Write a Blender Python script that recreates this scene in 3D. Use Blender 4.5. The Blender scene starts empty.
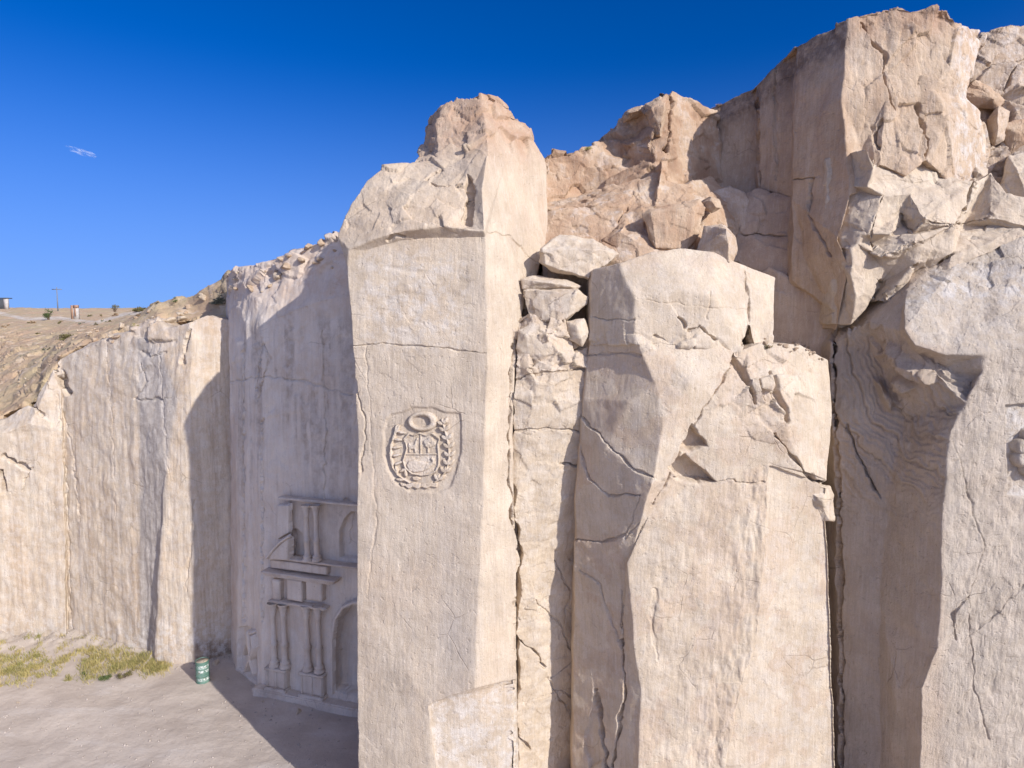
import bpy, bmesh, math, random
import numpy as np
from mathutils import Vector
from mathutils.geometry import tessellate_polygon

R = math.radians
SC = bpy.context.scene
COL = SC.collection

# ------------------------------------------------------------------ camera, sky, sun, exposure
FPX = 650.0                       # focal length in pixels of a 1024 x 768 picture
PITCH = math.atan(54 / FPX)       # camera looks slightly down
CAMZ = 14.4
cam_data = bpy.data.cameras.new("camera")
cam_data.sensor_width = 36.0
cam_data.lens = 36.0 * FPX / 1024.0
cam_data.clip_start = 0.1
cam_data.clip_end = 6000.0
cam = bpy.data.objects.new("camera", cam_data)
COL.objects.link(cam)
cam.location = (0, 0, CAMZ)
cam.rotation_euler = (R(90) - PITCH, 0, 0)
SC.camera = cam

SUN_EL = R(27)
SUN_AZ = R(135)                   # clockwise from +Y: behind the camera, to the right
world = bpy.data.worlds.new("World")
SC.world = world
world.use_nodes = True
wn, wl = world.node_tree.nodes, world.node_tree.links
wn.clear()
sky = wn.new("ShaderNodeTexSky")
sky.sky_type = 'NISHITA'
sky.sun_disc = False
sky.sun_elevation = SUN_EL
sky.sun_rotation = SUN_AZ
sky.altitude = 2400
sky.air_density = 1.0
sky.dust_density = 1.3
sky.ozone_density = 3.0
tc = wn.new("ShaderNodeTexCoord")
sep = wn.new("ShaderNodeSeparateXYZ"); com = wn.new("ShaderNodeCombineXYZ")
ma = wn.new("ShaderNodeMath"); ma.operation = 'MULTIPLY_ADD'
ma.inputs[1].default_value = 0.95; ma.inputs[2].default_value = 0.13
nrm = wn.new("ShaderNodeVectorMath"); nrm.operation = 'NORMALIZE'
wl.new(tc.outputs['Generated'], sep.inputs[0])
wl.new(sep.outputs[0], com.inputs[0]); wl.new(sep.outputs[1], com.inputs[1])
wl.new(sep.outputs[2], ma.inputs[0]); wl.new(ma.outputs[0], com.inputs[2])
wl.new(com.outputs[0], nrm.inputs[0]); wl.new(nrm.outputs[0], sky.inputs['Vector'])
pre = wn.new("ShaderNodeVectorMath"); pre.operation = 'SCALE'; pre.inputs['Scale'].default_value = 0.15
post = wn.new("ShaderNodeVectorMath"); post.operation = 'SCALE'; post.inputs['Scale'].default_value = 1.3 / 0.15
hs = wn.new("ShaderNodeHueSaturation")
hs.inputs['Saturation'].default_value = 1.5
gm = wn.new("ShaderNodeGamma"); gm.inputs['Gamma'].default_value = 1.35
bg = wn.new("ShaderNodeBackground")
bg.inputs['Strength'].default_value = 0.12
wo = wn.new("ShaderNodeOutputWorld")
wl.new(sky.outputs[0], hs.inputs['Color'])
wl.new(hs.outputs[0], pre.inputs[0]); wl.new(pre.outputs[0], gm.inputs['Color'])
wl.new(gm.outputs[0], post.inputs[0])
hz = wn.new("ShaderNodeMapRange"); hz.interpolation_type = 'SMOOTHSTEP'       # pale air low over the plain
for k_, v_ in enumerate((0.38, -0.12, 0.0, 0.95)): hz.inputs[k_ + 1].default_value = v_
wl.new(sep.outputs[2], hz.inputs[0])
hm = wn.new("ShaderNodeMix"); hm.data_type = 'RGBA'; hm.inputs[7].default_value = (1.75, 2.4, 4.1, 1)
wl.new(hz.outputs[0], hm.inputs[0]); wl.new(post.outputs[0], hm.inputs[6])
# broad glow added to the sky around the sun, behind the camera, to lift shadows
dt = wn.new("ShaderNodeVectorMath"); dt.operation = 'DOT_PRODUCT'
dt.inputs[1].default_value = (math.sin(SUN_AZ) * math.cos(SUN_EL), math.cos(SUN_AZ) * math.cos(SUN_EL), math.sin(SUN_EL))
mx0 = wn.new("ShaderNodeMath"); mx0.operation = 'MAXIMUM'; mx0.inputs[1].default_value = 0.0
pw = wn.new("ShaderNodeMath"); pw.operation = 'POWER'; pw.inputs[1].default_value = 2.2
gl = wn.new("ShaderNodeVectorMath"); gl.operation = 'SCALE'; gl.inputs[0].default_value = (6.3, 5.9, 5.45)
sm = wn.new("ShaderNodeVectorMath"); sm.operation = 'ADD'
wl.new(tc.outputs['Generated'], dt.inputs[0]); wl.new(dt.outputs['Value'], mx0.inputs[0]); wl.new(mx0.outputs[0], pw.inputs[0])
wl.new(pw.outputs[0], gl.inputs['Scale']); wl.new(hm.outputs[2], sm.inputs[0]); wl.new(gl.outputs[0], sm.inputs[1])
wl.new(sm.outputs[0], bg.inputs['Color'])
wl.new(bg.outputs[0], wo.inputs['Surface'])

sun_data = bpy.data.lights.new("sun", 'SUN')
sun_data.energy = 3.6
sun_data.angle = R(0.53)
sun_data.color = (1.0, 0.95, 0.885)
sun = bpy.data.objects.new("sun", sun_data)
COL.objects.link(sun)
SDIR = Vector((math.sin(SUN_AZ) * math.cos(SUN_EL), math.cos(SUN_AZ) * math.cos(SUN_EL), math.sin(SUN_EL)))
sun.rotation_euler = SDIR.to_track_quat('Z', 'Y').to_euler()
sun.location = SDIR * 60

SC.view_settings.view_transform = 'Standard'
SC.view_settings.look = 'None'
SC.view_settings.exposure = 0.48
SC.view_settings.gamma = 1.0
SC.view_settings.use_curve_mapping = False
SC.cycles.max_bounces = 14
SC.cycles.diffuse_bounces = 8

# ------------------------------------------------------------------ survey: photo point + distance -> place
CA, SA = math.cos(PITCH), math.sin(PITCH)
def ray(px, py):
    v = (384 - py) / FPX
    return np.array([(px - 512) / FPX, CA + v * SA, -SA + v * CA])
def at(px, py, Y):
    d = ray(px, py)
    return np.array([0, 0, CAMZ]) + d * (Y / d[1])
def at_z(px, Y, z):
    """point in picture column px at distance Y and height z"""
    f = Y * CA - (z - CAMZ) * SA
    return np.array([(px - 512) / FPX * f, Y, z])
def on_z(px, py, z=0.0):
    d = ray(px, py)
    return np.array([0, 0, CAMZ]) + d * ((z - CAMZ) / d[2])
def project(p):
    z = p[:, 2] - CAMZ
    f = np.maximum(p[:, 1] * CA - z * SA, 0.1)
    u = p[:, 1] * SA + z * CA
    return 512 + FPX * p[:, 0] / f, 384 - FPX * u / f

# ------------------------------------------------------------------ numpy noise
def _h(ix, iy, iz, s):
    h = (ix.astype(np.uint32) * np.uint32(374761393) + iy.astype(np.uint32) * np.uint32(668265263)
         + iz.astype(np.uint32) * np.uint32(2147483647) + np.uint32((s * 974634777 + 12345) & 0xffffffff))
    h = (h ^ (h >> np.uint32(13))) * np.uint32(1274126177)
    h = (h ^ (h >> np.uint32(16))) * np.uint32(2246822519)
    return h ^ (h >> np.uint32(15))
def _f(h):
    return h.astype(np.float64) / 4294967295.0
_G = np.array([[1,1,0],[-1,1,0],[1,-1,0],[-1,-1,0],[1,0,1],[-1,0,1],[1,0,-1],[-1,0,-1],
               [0,1,1],[0,-1,1],[0,1,-1],[0,-1,-1],[1,1,0],[-1,1,0],[0,-1,1],[0,-1,-1]], float)
def perlin(p, s=0):
    i = np.floor(p).astype(np.int64)
    f = p - i
    w = f * f * f * (f * (f * 6 - 15) + 10)
    out = np.zeros(len(p))
    for dx in (0, 1):
        wx = w[:, 0] if dx else 1 - w[:, 0]
        for dy in (0, 1):
            wy = w[:, 1] if dy else 1 - w[:, 1]
            for dz in (0, 1):
                wz = w[:, 2] if dz else 1 - w[:, 2]
                g = _G[_h(i[:, 0] + dx, i[:, 1] + dy, i[:, 2] + dz, s) & np.uint32(15)]
                out += wx * wy * wz * ((f[:, 0] - dx) * g[:, 0] + (f[:, 1] - dy) * g[:, 1] + (f[:, 2] - dz) * g[:, 2])
    return out
def fbm(p, octv=4, s=0, gain=0.5):
    a, t, o = 1.0, 0.0, np.zeros(len(p))
    for k in range(octv):
        o += a * perlin(p * (2.03 ** k) + 17.3 * k, s + k)
        a *= gain
    return o
def shards(p, s=0):
    """piecewise planar broken-rock relief: nearest cell decides tilt and offset"""
    i = np.floor(p).astype(np.int64)
    best = np.full(len(p), 1e9)
    out = np.zeros(len(p))
    for dx in (-1, 0, 1):
        for dy in (-1, 0, 1):
            for dz in (-1, 0, 1):
                cx, cy, cz = i[:, 0] + dx, i[:, 1] + dy, i[:, 2] + dz
                h1 = _h(cx, cy, cz, s); h2 = _h(cx, cy, cz, s + 1); h3 = _h(cx, cy, cz, s + 2); h4 = _h(cx, cy, cz, s + 3)
                q = np.stack([cx + _f(h1), cy + _f(h2), cz + _f(h3)], 1)
                d = p - q
                dd = (d * d).sum(1)
                m = dd < best
                tilt = d[:, 0] * (_f(h2 ^ h4) * 2 - 1) + d[:, 1] * (_f(h3 ^ h1) * 2 - 1) + d[:, 2] * (_f(h1 ^ h4) * 2 - 1)
                best = np.where(m, dd, best)
                out = np.where(m, tilt + (_f(h4) - 0.5), out)
    return out
def sstep(a, b, x):
    t = np.clip((x - a) / (b - a), 0, 1)
    return t * t * (3 - 2 * t)
def poly_dist(px, py, pts, closed=False):
    best = np.full(len(px), 1e9)
    pts = list(pts) + ([pts[0]] if closed else [])
    for (x0, y0), (x1, y1) in zip(pts[:-1], pts[1:]):
        dx, dy = x1 - x0, y1 - y0
        t = np.clip(((px - x0) * dx + (py - y0) * dy) / (dx * dx + dy * dy + 1e-9), 0, 1)
        best = np.minimum(best, np.hypot(px - x0 - t * dx, py - y0 - t * dy))
    return best
def poly_side(px, py, pts):
    best = np.full(len(px), 1e9); side = np.zeros(len(px))
    for (x0, y0), (x1, y1) in zip(pts[:-1], pts[1:]):
        dx, dy = x1 - x0, y1 - y0
        t = np.clip(((px - x0) * dx + (py - y0) * dy) / (dx * dx + dy * dy + 1e-9), 0, 1)
        k = np.hypot(px - x0 - t * dx, py - y0 - t * dy)
        side = np.where(k < best, np.sign(dx * (py - y0) - dy * (px - x0)), side); best = np.minimum(best, k)
    return best, side
def poly_in(px, py, pts):
    ins = np.zeros(len(px), bool)
    n = len(pts)
    for k in range(n):
        (x0, y0), (x1, y1) = pts[k], pts[(k + 1) % n]
        if y0 == y1: continue
        c = ((y0 > py) != (y1 > py)) & (px < (x1 - x0) * (py - y0) / (y1 - y0) + x0)
        ins ^= c
    return ins
def poly_sd(px, py, pts):
    """positive inside"""
    d = poly_dist(px, py, pts, True)
    return np.where(poly_in(px, py, pts), d, -d)

# ------------------------------------------------------------------ mesh plumbing
def refine(V, F, B, thr, maxit=16, sel=None):
    """split every triangle edge longer than thr(V, B, a, b) until none is left"""
    for _ in range(maxit):
        E = np.concatenate([F[:, [0, 1]], F[:, [1, 2]], F[:, [2, 0]]])
        Es = np.sort(E, 1)
        key = Es[:, 0].astype(np.int64) * (len(V) + 1) + Es[:, 1]
        uk, first, inv = np.unique(key, return_index=True, return_inverse=True)
        ue = Es[first]
        ln = np.linalg.norm(V[ue[:, 0]] - V[ue[:, 1]], axis=1)
        mark = ln > thr(V, B, ue[:, 0], ue[:, 1])
        if not mark.any():
            break
        idx = np.full(len(ue), -1)
        idx[mark] = len(V) + np.arange(mark.sum())
        V = np.concatenate([V, (V[ue[mark, 0]] + V[ue[mark, 1]]) / 2])
        B = np.concatenate([B, (B[ue[mark, 0]] + B[ue[mark, 1]]) / 2])
        m = idx[inv].reshape(3, -1).T          # mid vertex of edges 01, 12, 20
        c = (m >= 0).sum(1)
        out = [F[c == 0]]
        for k in range(3):                      # one marked edge
            s = (c == 1) & (m[:, k] >= 0)
            a, b, d = F[s, k], F[s, (k + 1) % 3], F[s, (k + 2) % 3]
            q = m[s, k]
            out += [np.stack([a, q, d], 1), np.stack([q, b, d], 1)]
            s = (c == 2) & (m[:, k] < 0)        # edge k unmarked
            a, b, d = F[s, k], F[s, (k + 1) % 3], F[s, (k + 2) % 3]
            q, r = m[s, (k + 1) % 3], m[s, (k + 2) % 3]
            out += [np.stack([q, d, r], 1), np.stack([a, b, q], 1), np.stack([a, q, r], 1)]
        s = c == 3
        a, b, d = F[s, 0], F[s, 1], F[s, 2]
        x, y, z = m[s, 0], m[s, 1], m[s, 2]
        out += [np.stack([a, x, z], 1), np.stack([x, b, y], 1), np.stack([z, y, d], 1), np.stack([x, y, z], 1)]
        F = np.concatenate(out)
    return V, F, B
def vnormals(V, F):
    n = np.cross(V[F[:, 1]] - V[F[:, 0]], V[F[:, 2]] - V[F[:, 0]])
    N = np.zeros_like(V)
    for k in range(3):
        for a in range(3):
            N[:, a] += np.bincount(F[:, k], n[:, a], len(V))
    return N / np.maximum(np.linalg.norm(N, axis=1, keepdims=True), 1e-9)
def laplace(V, F, w, it):
    E = np.unique(np.sort(np.concatenate([F[:, [0, 1]], F[:, [1, 2]], F[:, [2, 0]]]), 1), axis=0)
    cnt = np.bincount(E.ravel(), minlength=len(V)).astype(float)
    for _ in range(it):
        S = np.zeros_like(V)
        for a in range(3):
            S[:, a] = np.bincount(E[:, 0], V[E[:, 1], a], len(V)) + np.bincount(E[:, 1], V[E[:, 0], a], len(V))
        V = V + (S / cnt[:, None] - V) * (w * 0.6)[:, None]
    return V
def to_mesh(name, V, F, mat, attrs=None, smooth=False, parent=None):
    if parent is not None: V = np.asarray(V) - np.array(parent.location[:])
    me = bpy.data.meshes.new(name)
    me.vertices.add(len(V)); me.loops.add(F.size); me.polygons.add(len(F))
    me.vertices.foreach_set("co", np.ascontiguousarray(V, dtype=np.float32).ravel())
    me.loops.foreach_set("vertex_index", np.ascontiguousarray(F, dtype=np.int32).ravel())
    k = F.shape[1]
    me.polygons.foreach_set("loop_start", np.arange(0, F.size, k, dtype=np.int32))
    me.update(calc_edges=True)
    me.validate()
    if smooth:
        me.polygons.foreach_set("use_smooth", np.ones(len(me.polygons), dtype=bool))
    for an, av in (attrs or {}).items():
        at_ = me.attributes.new(an, 'FLOAT', 'POINT')
        at_.data.foreach_set("value", np.ascontiguousarray(av, dtype=np.float32))
    me.materials.append(mat)
    o = bpy.data.objects.new(name, me)
    COL.objects.link(o)
    if parent: o.parent = parent
    return o
def tag(o, label=None, cat=None, group=None, kind=None):
    if label: o['label'] = label
    if cat: o['category'] = cat
    if group: o['group'] = group
    if kind: o['kind'] = kind
    return o
def empty(name, loc, label, cat, group=None):
    o = bpy.data.objects.new(name, None)
    COL.objects.link(o)
    o.location = loc
    return tag(o, label, cat, group)
def shade(V, F, L, smooth=2, warp=(0.07, 0.9), fb=0.03, streak=0.012, facet=None, bed=0.0, cracks=(), pockets=(),
          tint=None, extra=None, seed=0, chip=0.009, B=None, dens=None):
    """roughen a refined triangle mesh like weathered tuff; returns V, F, attributes"""
    if B is None: B = np.zeros(len(V))
    if dens is not None or cracks or pockets:
        def near(V_):
            px, py = project(V_)
            m = np.zeros(len(V_), bool)
            for c in cracks:
                m |= poly_dist(px, py, c[0]) < c[1] + 2.0
            for q in pockets:
                m |= poly_dist(px, py, q[0], True) < 3.0
            return m
        def thr(V_, B_, a, b):
            nm = near(V_)
            return np.where(nm[a] & nm[b] & (B_[a] < .02) & (B_[b] < .02), L * 0.55, 1e9)
        V, F, B = refine(V, F, B, thr, 2)
    w = np.where(B < 0.3, 1.0, 0.0)
    V = laplace(V, F, w, int(round(smooth * 0.55)))
    n0 = len(V)
    w = np.where(B < 0.3, 1.0, 0.25)[:, None]
    a, s = warp[0] * 0.42, warp[1]
    fb = fb * 0.33; streak = streak * 0.5
    for (aa, ss, sd) in ((a, s, 1), (a * 0.22, s * 0.27, 31)):
        q = V / ss + seed * 7.7
        V = V + w * aa * np.stack([fbm(q, 2, sd), fbm(q + 31.4, 2, sd + 5), fbm(q - 57.1, 2, sd + 9)], 1) * 1.6
    N = vnormals(V, F)
    px, py = project(V)
    d = fb * fbm(V / 0.55 + seed, 3, 3) + fb * 0.45 * fbm(V / 0.14 + seed, 3, 13)
    if chip:
        cm = sstep(0.0, 0.4, fbm(V / 1.3 + 9.1, 2, 53))
        d += chip * cm * shards(V / np.array([0.30, 0.30, 0.24]) + seed, 300 + seed)
    if streak:
        d += streak * fbm(V * np.array([3.2, 3.2, 0.28]) + seed, 3, 41)
    if bed:
        d += bed * fbm(V * np.array([0.35, 0.35, 3.5]) + seed, 3, 61)
    if facet:
        sc, am = facet[0], facet[1]
        q = V / (np.array(sc) * 1.35) + 0.13 * np.stack([perlin(V / 0.8, 71), perlin(V / 0.8, 72), perlin(V / 0.8, 73)], 1)
        f = shards(q, 100 + seed)
        f += 0.16 * shards(q * 2.7 + 3.3, 200 + seed)
        d += am * f * (facet[2](px, py) if len(facet) > 2 else 1.0)
    jx = px + 2.6 * perlin(V / 0.35, 81) + 0.7 * perlin(V / 0.1, 83)
    jy = py + 2.6 * perlin(V / 0.35, 82) + 0.7 * perlin(V / 0.1, 84)
    for c in cracks:
        wid, dep = c[1], c[2]
        k, sd = poly_side(jx, jy, c[0])
        ww = wid * (0.25 + 1.9 * np.abs(perlin(V / 0.6, 91)) ** 0.8)
        d -= dep * (1 - sstep(ww * 0.45, ww * 1.05, k)) * (B < .05)
        d += min(0.05, dep * 0.3) * sd * np.exp(-k / 11.0) * (0.5 + perlin(V / 1.1, 95)) * (B < .05)
    for q in pockets:
        sj = q[3] if len(q) > 3 else 1.0
        sd = poly_sd(px + (jx - px) * sj, py + (jy - py) * sj, q[0])
        d -= q[1] * sstep(-q[2] * 0.5, q[2] * 0.5, sd) * (B < .05)
    if extra is not None:
        d += extra(px, py, V, N) * (B < .05)
    V = V + N * (d * np.where(B < .3, 1, .3))[:, None]
    at_ = tint(px, py, V, N) if tint else None
    return V, F, at_

def mass(name, label, cat, verts, faces, mat, L=0.06, T=4.0, T1=0.7, kind=None, parent=None, group=None, backdir=(0, 1, 0), far=40.0, **kw):
    """a rock mass: surveyed facets (photo column, photo row or g for the floor, distance), a real back, then weathering"""
    names, P2, V = {}, [], []
    for it in verts.replace('\n', ';').split(';'):
        it = it.split()
        if not it: continue
        n, px, py, Y = it[0], float(it[1]), it[2], float(it[3])
        names[n] = len(V)
        p = at_z(px, Y, -0.35) if py == 'g' else at(px, float(py), Y)
        V.append(p)
        P2.append((px, float(project(p[None])[1][0]), 0))
    F = []
    cam0 = np.array([0, 0, CAMZ])
    for it in faces.replace('\n', ';').split(';'):
        ids = [names[k] for k in it.split()]
        if len(ids) < 3: continue
        tris = [(0, 1, 2)] if len(ids) == 3 else tessellate_polygon([[Vector(P2[k]) for k in ids]])
        for t in tris:
            a, b, c = (ids[k] for k in t)
            n = np.cross(V[b] - V[a], V[c] - V[a])
            if n @ (V[a] + V[b] + V[c] - 3 * cam0) > 0: b, c = c, b
            F.append((a, b, c))
    used = sorted({k for f in F for k in f}); mp = {k: i for i, k in enumerate(used)}
    V = np.array(V)[used]; F = [tuple(mp[k] for k in f) for f in F]
    # boundary -> ring -> back
    cnt = {}
    for (a, b, c) in F:
        for e in ((a, b), (b, c), (c, a)): cnt[e] = 1
    bd = [e for e in cnt if (e[1], e[0]) not in cnt]
    bv = sorted({k for e in bd for k in e})
    bdv = np.array(backdir, float)
    n = len(V)
    r1 = {k: n + i for i, k in enumerate(bv)}
    r2 = {k: n + len(bv) + i for i, k in enumerate(bv)}
    V = np.concatenate([V, V[bv] + bdv * T1, V[bv] + bdv * T])
    B = np.concatenate([np.zeros(n), np.full(len(bv), 0.04), np.ones(len(bv))])
    cc = len(V)
    V = np.concatenate([V, V[[r2[k] for k in bv]].mean(0)[None]])
    B = np.append(B, 1.0)
    for (a, b) in bd:
        F += [(b, a, r1[a]), (b, r1[a], r1[b]), (r1[b], r1[a], r2[a]), (r1[b], r2[a], r2[b]), (r2[b], r2[a], cc)]
    F = np.array(F)
    thr = lambda V_, B_, a, b: L * (1 + 30 * np.maximum(B_[a], B_[b])) * np.clip(V_[a, 1] / far, 1, 12)
    V, F, B = refine(V, F, B, thr)
    V, F, at_ = shade(V, F, L, B=B, **kw)
    o = to_mesh(name, V, F, mat, at_, parent=parent)
    return tag(o, label, cat, group, kind)

def boulder(name, label, pts, mat, L=0.05, parent=None, group=None, cat='boulder', **kw):
    """a loose or wedged rock: hull of surveyed points (px, py, distance)"""
    bm = bmesh.new()
    for (px, py, Y) in pts: bm.verts.new(at(px, py, Y))
    bmesh.ops.convex_hull(bm, input=bm.verts)
    bmesh.ops.triangulate(bm, faces=bm.faces)
    loose = [v for v in bm.verts if not v.link_faces]
    bmesh.ops.delete(bm, geom=loose, context='VERTS')
    bmesh.ops.recalc_face_normals(bm, faces=bm.faces)
    bm.verts.index_update()
    V = np.array([v.co[:] for v in bm.verts]); F = np.array([[v.index for v in f.verts] for f in bm.faces])
    bm.free()
    V, F, B = refine(V, F, np.zeros(len(V)), lambda V_, B_, a, b: np.full(len(a), L))
    d = dict(smooth=0, warp=(0.05, 0.5), fb=0.03, streak=0.0, facet=((0.5, 0.5, 0.35), 0.05))
    d.update(kw)
    V, F, at_ = shade(V, F, L, **d)
    o = to_mesh(name, V, F, mat, at_, parent=parent)
    return tag(o, label, cat, group)

# ------------------------------------------------------------------ materials
def nd(nt, typ, **kw):
    n = nt.nodes.new(typ)
    for k, v in kw.items():
        if k in n.inputs: n.inputs[k].default_value = v
        else: setattr(n, k, v)
    return n
def mixc(nt, fac, a, b, blend='MIX'):
    m = nt.nodes.new("ShaderNodeMix"); m.data_type = 'RGBA'; m.blend_type = blend
    for s, v in ((0, fac), (6, a), (7, b)):
        if isinstance(v, bpy.types.NodeSocket): nt.links.new(v, m.inputs[s])
        elif s == 0: m.inputs[0].default_value = v
        else: m.inputs[s].default_value = (*v, 1) if len(v) == 3 else v
    return m.outputs[2]
def maprange(nt, v, a, b, c=0.0, d=1.0):
    m = nt.nodes.new("ShaderNodeMapRange"); m.interpolation_type = 'SMOOTHSTEP'
    nt.links.new(v, m.inputs[0])
    for k, x in enumerate((a, b, c, d)): m.inputs[k + 1].default_value = x
    return m.outputs[0]
def noise(nt, co, scale, detail=4, rough=0.55, stretch=None):
    if stretch:
        mp = nt.nodes.new("ShaderNodeMapping"); mp.inputs['Scale'].default_value = stretch
        nt.links.new(co, mp.inputs[0]); co = mp.outputs[0]
    n = nt.nodes.new("ShaderNodeTexNoise")
    n.inputs['Scale'].default_value = scale; n.inputs['Detail'].default_value = detail; n.inputs['Roughness'].default_value = rough
    nt.links.new(co, n.inputs['Vector'])
    return n.outputs[0]
def attr(nt, name):
    a = nt.nodes.new("ShaderNodeAttribute"); a.attribute_name = name
    return a.outputs['Fac']
def mathn(nt, op, a, b):
    m = nt.nodes.new("ShaderNodeMath"); m.operation = op
    for k, v in ((0, a), (1, b)):
        if isinstance(v, bpy.types.NodeSocket): nt.links.new(v, m.inputs[k])
        else: m.inputs[k].default_value = v
    return m.outputs[0]
def rock_mat(name, lo, hi, warm, streak=0.35, warm_amt=0.5, bump=0.6, grain=0.05):
    m = bpy.data.materials.new(name); m.use_nodes = True
    nt = m.node_tree; bs = nt.nodes['Principled BSDF']
    co = nt.nodes.new("ShaderNodeTexCoord").outputs['Object']
    c = mixc(nt, maprange(nt, noise(nt, co, 0.9, 9, 0.68), 0.36, 0.64), tuple(x * 0.96 for x in lo), hi)
    c = mixc(nt, mathn(nt, 'MULTIPLY', maprange(nt, noise(nt, co, 0.42, 5, 0.6), 0.45, 0.72), warm_amt * 0.65), c, warm)
    st = maprange(nt, noise(nt, co, 2.6, 5, 0.65, (1, 1, 0.07)), 0.35, 0.7)
    c = mixc(nt, mathn(nt, 'MULTIPLY', st, streak * 0.62), c, tuple(x * 0.72 for x in warm))
    st2 = maprange(nt, noise(nt, co, 1.7, 4, 0.6, (1, 1, 0.11)), 0.55, 0.75)
    c = mixc(nt, mathn(nt, 'MULTIPLY', st2, streak * 0.7), c, (0.62, 0.55, 0.48))
    c = mixc(nt, mathn(nt, 'MULTIPLY', attr(nt, 'grey'), 0.85), c, (0.36, 0.325, 0.30))
    oxn = mathn(nt, 'MULTIPLY', attr(nt, 'oxide_shade'), maprange(nt, noise(nt, co, 1.6, 6, 0.65), 0.3, 0.62, 0.45, 1.0))
    c = mixc(nt, oxn, c, (0.42, 0.26, 0.165))
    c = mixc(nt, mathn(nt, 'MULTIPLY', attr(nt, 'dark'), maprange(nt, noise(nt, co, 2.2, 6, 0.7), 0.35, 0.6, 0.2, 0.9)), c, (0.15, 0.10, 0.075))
    whn = mathn(nt, 'MULTIPLY', attr(nt, 'white'), maprange(nt, noise(nt, co, 3.2, 6, 0.7), 0.42, 0.62))
    c = mixc(nt, whn, c, (0.66, 0.62, 0.58))
    # hairline cracks
    wv = nt.nodes.new("ShaderNodeMix"); wv.data_type = 'VECTOR'; wv.inputs[0].default_value = 0.22
    nz = nt.nodes.new("ShaderNodeTexNoise"); nz.inputs['Scale'].default_value = 1.6; nz.inputs['Detail'].default_value = 6
    nt.links.new(co, nz.inputs['Vector']); nt.links.new(co, wv.inputs[4]); nt.links.new(nz.outputs['Color'], wv.inputs[5])
    vo = nt.nodes.new("ShaderNodeTexVoronoi"); vo.feature = 'DISTANCE_TO_EDGE'; vo.inputs['Scale'].default_value = 0.85
    nt.links.new(wv.outputs[1], vo.inputs['Vector'])
    hl = maprange(nt, vo.outputs['Distance'], 0.0, 0.014, 1.0, 0.0)
    hl = mathn(nt, 'MULTIPLY', hl, maprange(nt, noise(nt, co, 0.55, 4, 0.6), 0.54, 0.66))
    c = mixc(nt, mathn(nt, 'MULTIPLY', hl, 0.38), c, (0.20, 0.14, 0.10))
    # fine vertical tool marks
    tm = noise(nt, co, 16, 5, 0.7, (1, 1, 0.05))
    c = mixc(nt, maprange(nt, tm, 0.46, 0.70, 0, 0.30), c, tuple(x * 0.66 for x in lo))
    c = mixc(nt, maprange(nt, tm, 0.48, 0.30, 0, 0.22), c, (0.68, 0.62, 0.55))
    # mineral grain and small pores
    gr = noise(nt, co, 34, 6, 0.8)
    c = mixc(nt, maprange(nt, gr, 0.42, 0.66, 0, 0.34), c, tuple(x * 0.62 for x in lo))
    pit = maprange(nt, noise(nt, co, 15, 3, 0.5), 0.69, 0.74, 0, 0.5)
    c = mixc(nt, pit, c, tuple(x * 0.5 for x in warm))
    lt = maprange(nt, noise(nt, co, 11, 3, 0.6), 0.62, 0.75, 0, 0.22)
    c = mixc(nt, lt, c, (0.64, 0.57, 0.49))
    nt.links.new(c, bs.inputs['Base Color'])
    bs.inputs['Roughness'].default_value = 0.95
    bs.inputs['Specular IOR Level'].default_value = 0.12
    h = mathn(nt, 'ADD', noise(nt, co, 13, 10, 0.78), mathn(nt, 'MULTIPLY', noise(nt, co, 12, 6, 0.65, (1, 1, 0.16)), 0.8))
    h = mathn(nt, 'ADD', h, mathn(nt, 'MULTIPLY', maprange(nt, noise(nt, co, 7.5, 3, 0.5), 0.6, 0.74), -0.5))
    h = mathn(nt, 'ADD', h, mathn(nt, 'MULTIPLY', hl, -0.5))
    b = nt.nodes.new("ShaderNodeBump"); b.inputs['Strength'].default_value = min(1.0, bump * 0.95); b.inputs['Distance'].default_value = grain
    nt.links.new(h, b.inputs['Height']); nt.links.new(b.outputs[0], bs.inputs['Normal'])
    return m
def plain_mat(name, col, var=0.25, scale=6, rough=0.8, col2=None, bump=0.3, spec=0.3):
    m = bpy.data.materials.new(name); m.use_nodes = True
    nt = m.node_tree; bs = nt.nodes['Principled BSDF']
    co = nt.nodes.new("ShaderNodeTexCoord").outputs['Object']
    f = maprange(nt, noise(nt, co, scale, 6, 0.65), 0.3, 0.7)
    c = mixc(nt, f, col, col2 or tuple(x * (1 - var) for x in col))
    nt.links.new(c, bs.inputs['Base Color'])
    bs.inputs['Roughness'].default_value = rough
    bs.inputs['Specular IOR Level'].default_value = spec
    if bump:
        b = nt.nodes.new("ShaderNodeBump"); b.inputs['Strength'].default_value = bump; b.inputs['Distance'].default_value = 0.02
        nt.links.new(noise(nt, co, scale * 4, 5, 0.6), b.inputs['Height']); nt.links.new(b.outputs[0], bs.inputs['Normal'])
    return m
def stone(t, k=(1.13, 1.08, 0.97)): return tuple(a * b for a, b in zip(t, k))
M_CUT = rock_mat("cut_tuff", stone((0.45, 0.385, 0.325)), stone((0.54, 0.47, 0.40)), stone((0.49, 0.37, 0.28)))
M_PALE = rock_mat("pale_tuff", stone((0.47, 0.40, 0.335)), stone((0.56, 0.485, 0.41)), stone((0.51, 0.425, 0.34)), warm_amt=0.5)
M_LEFT = rock_mat("streaked_tuff", stone((0.47, 0.41, 0.355)), stone((0.57, 0.50, 0.43)), stone((0.54, 0.41, 0.31)), streak=0.95)
M_WARM = rock_mat("weathered_tuff", stone((0.44, 0.345, 0.27)), stone((0.54, 0.44, 0.355)), stone((0.47, 0.31, 0.21)), warm_amt=0.75, bump=0.8)
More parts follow.
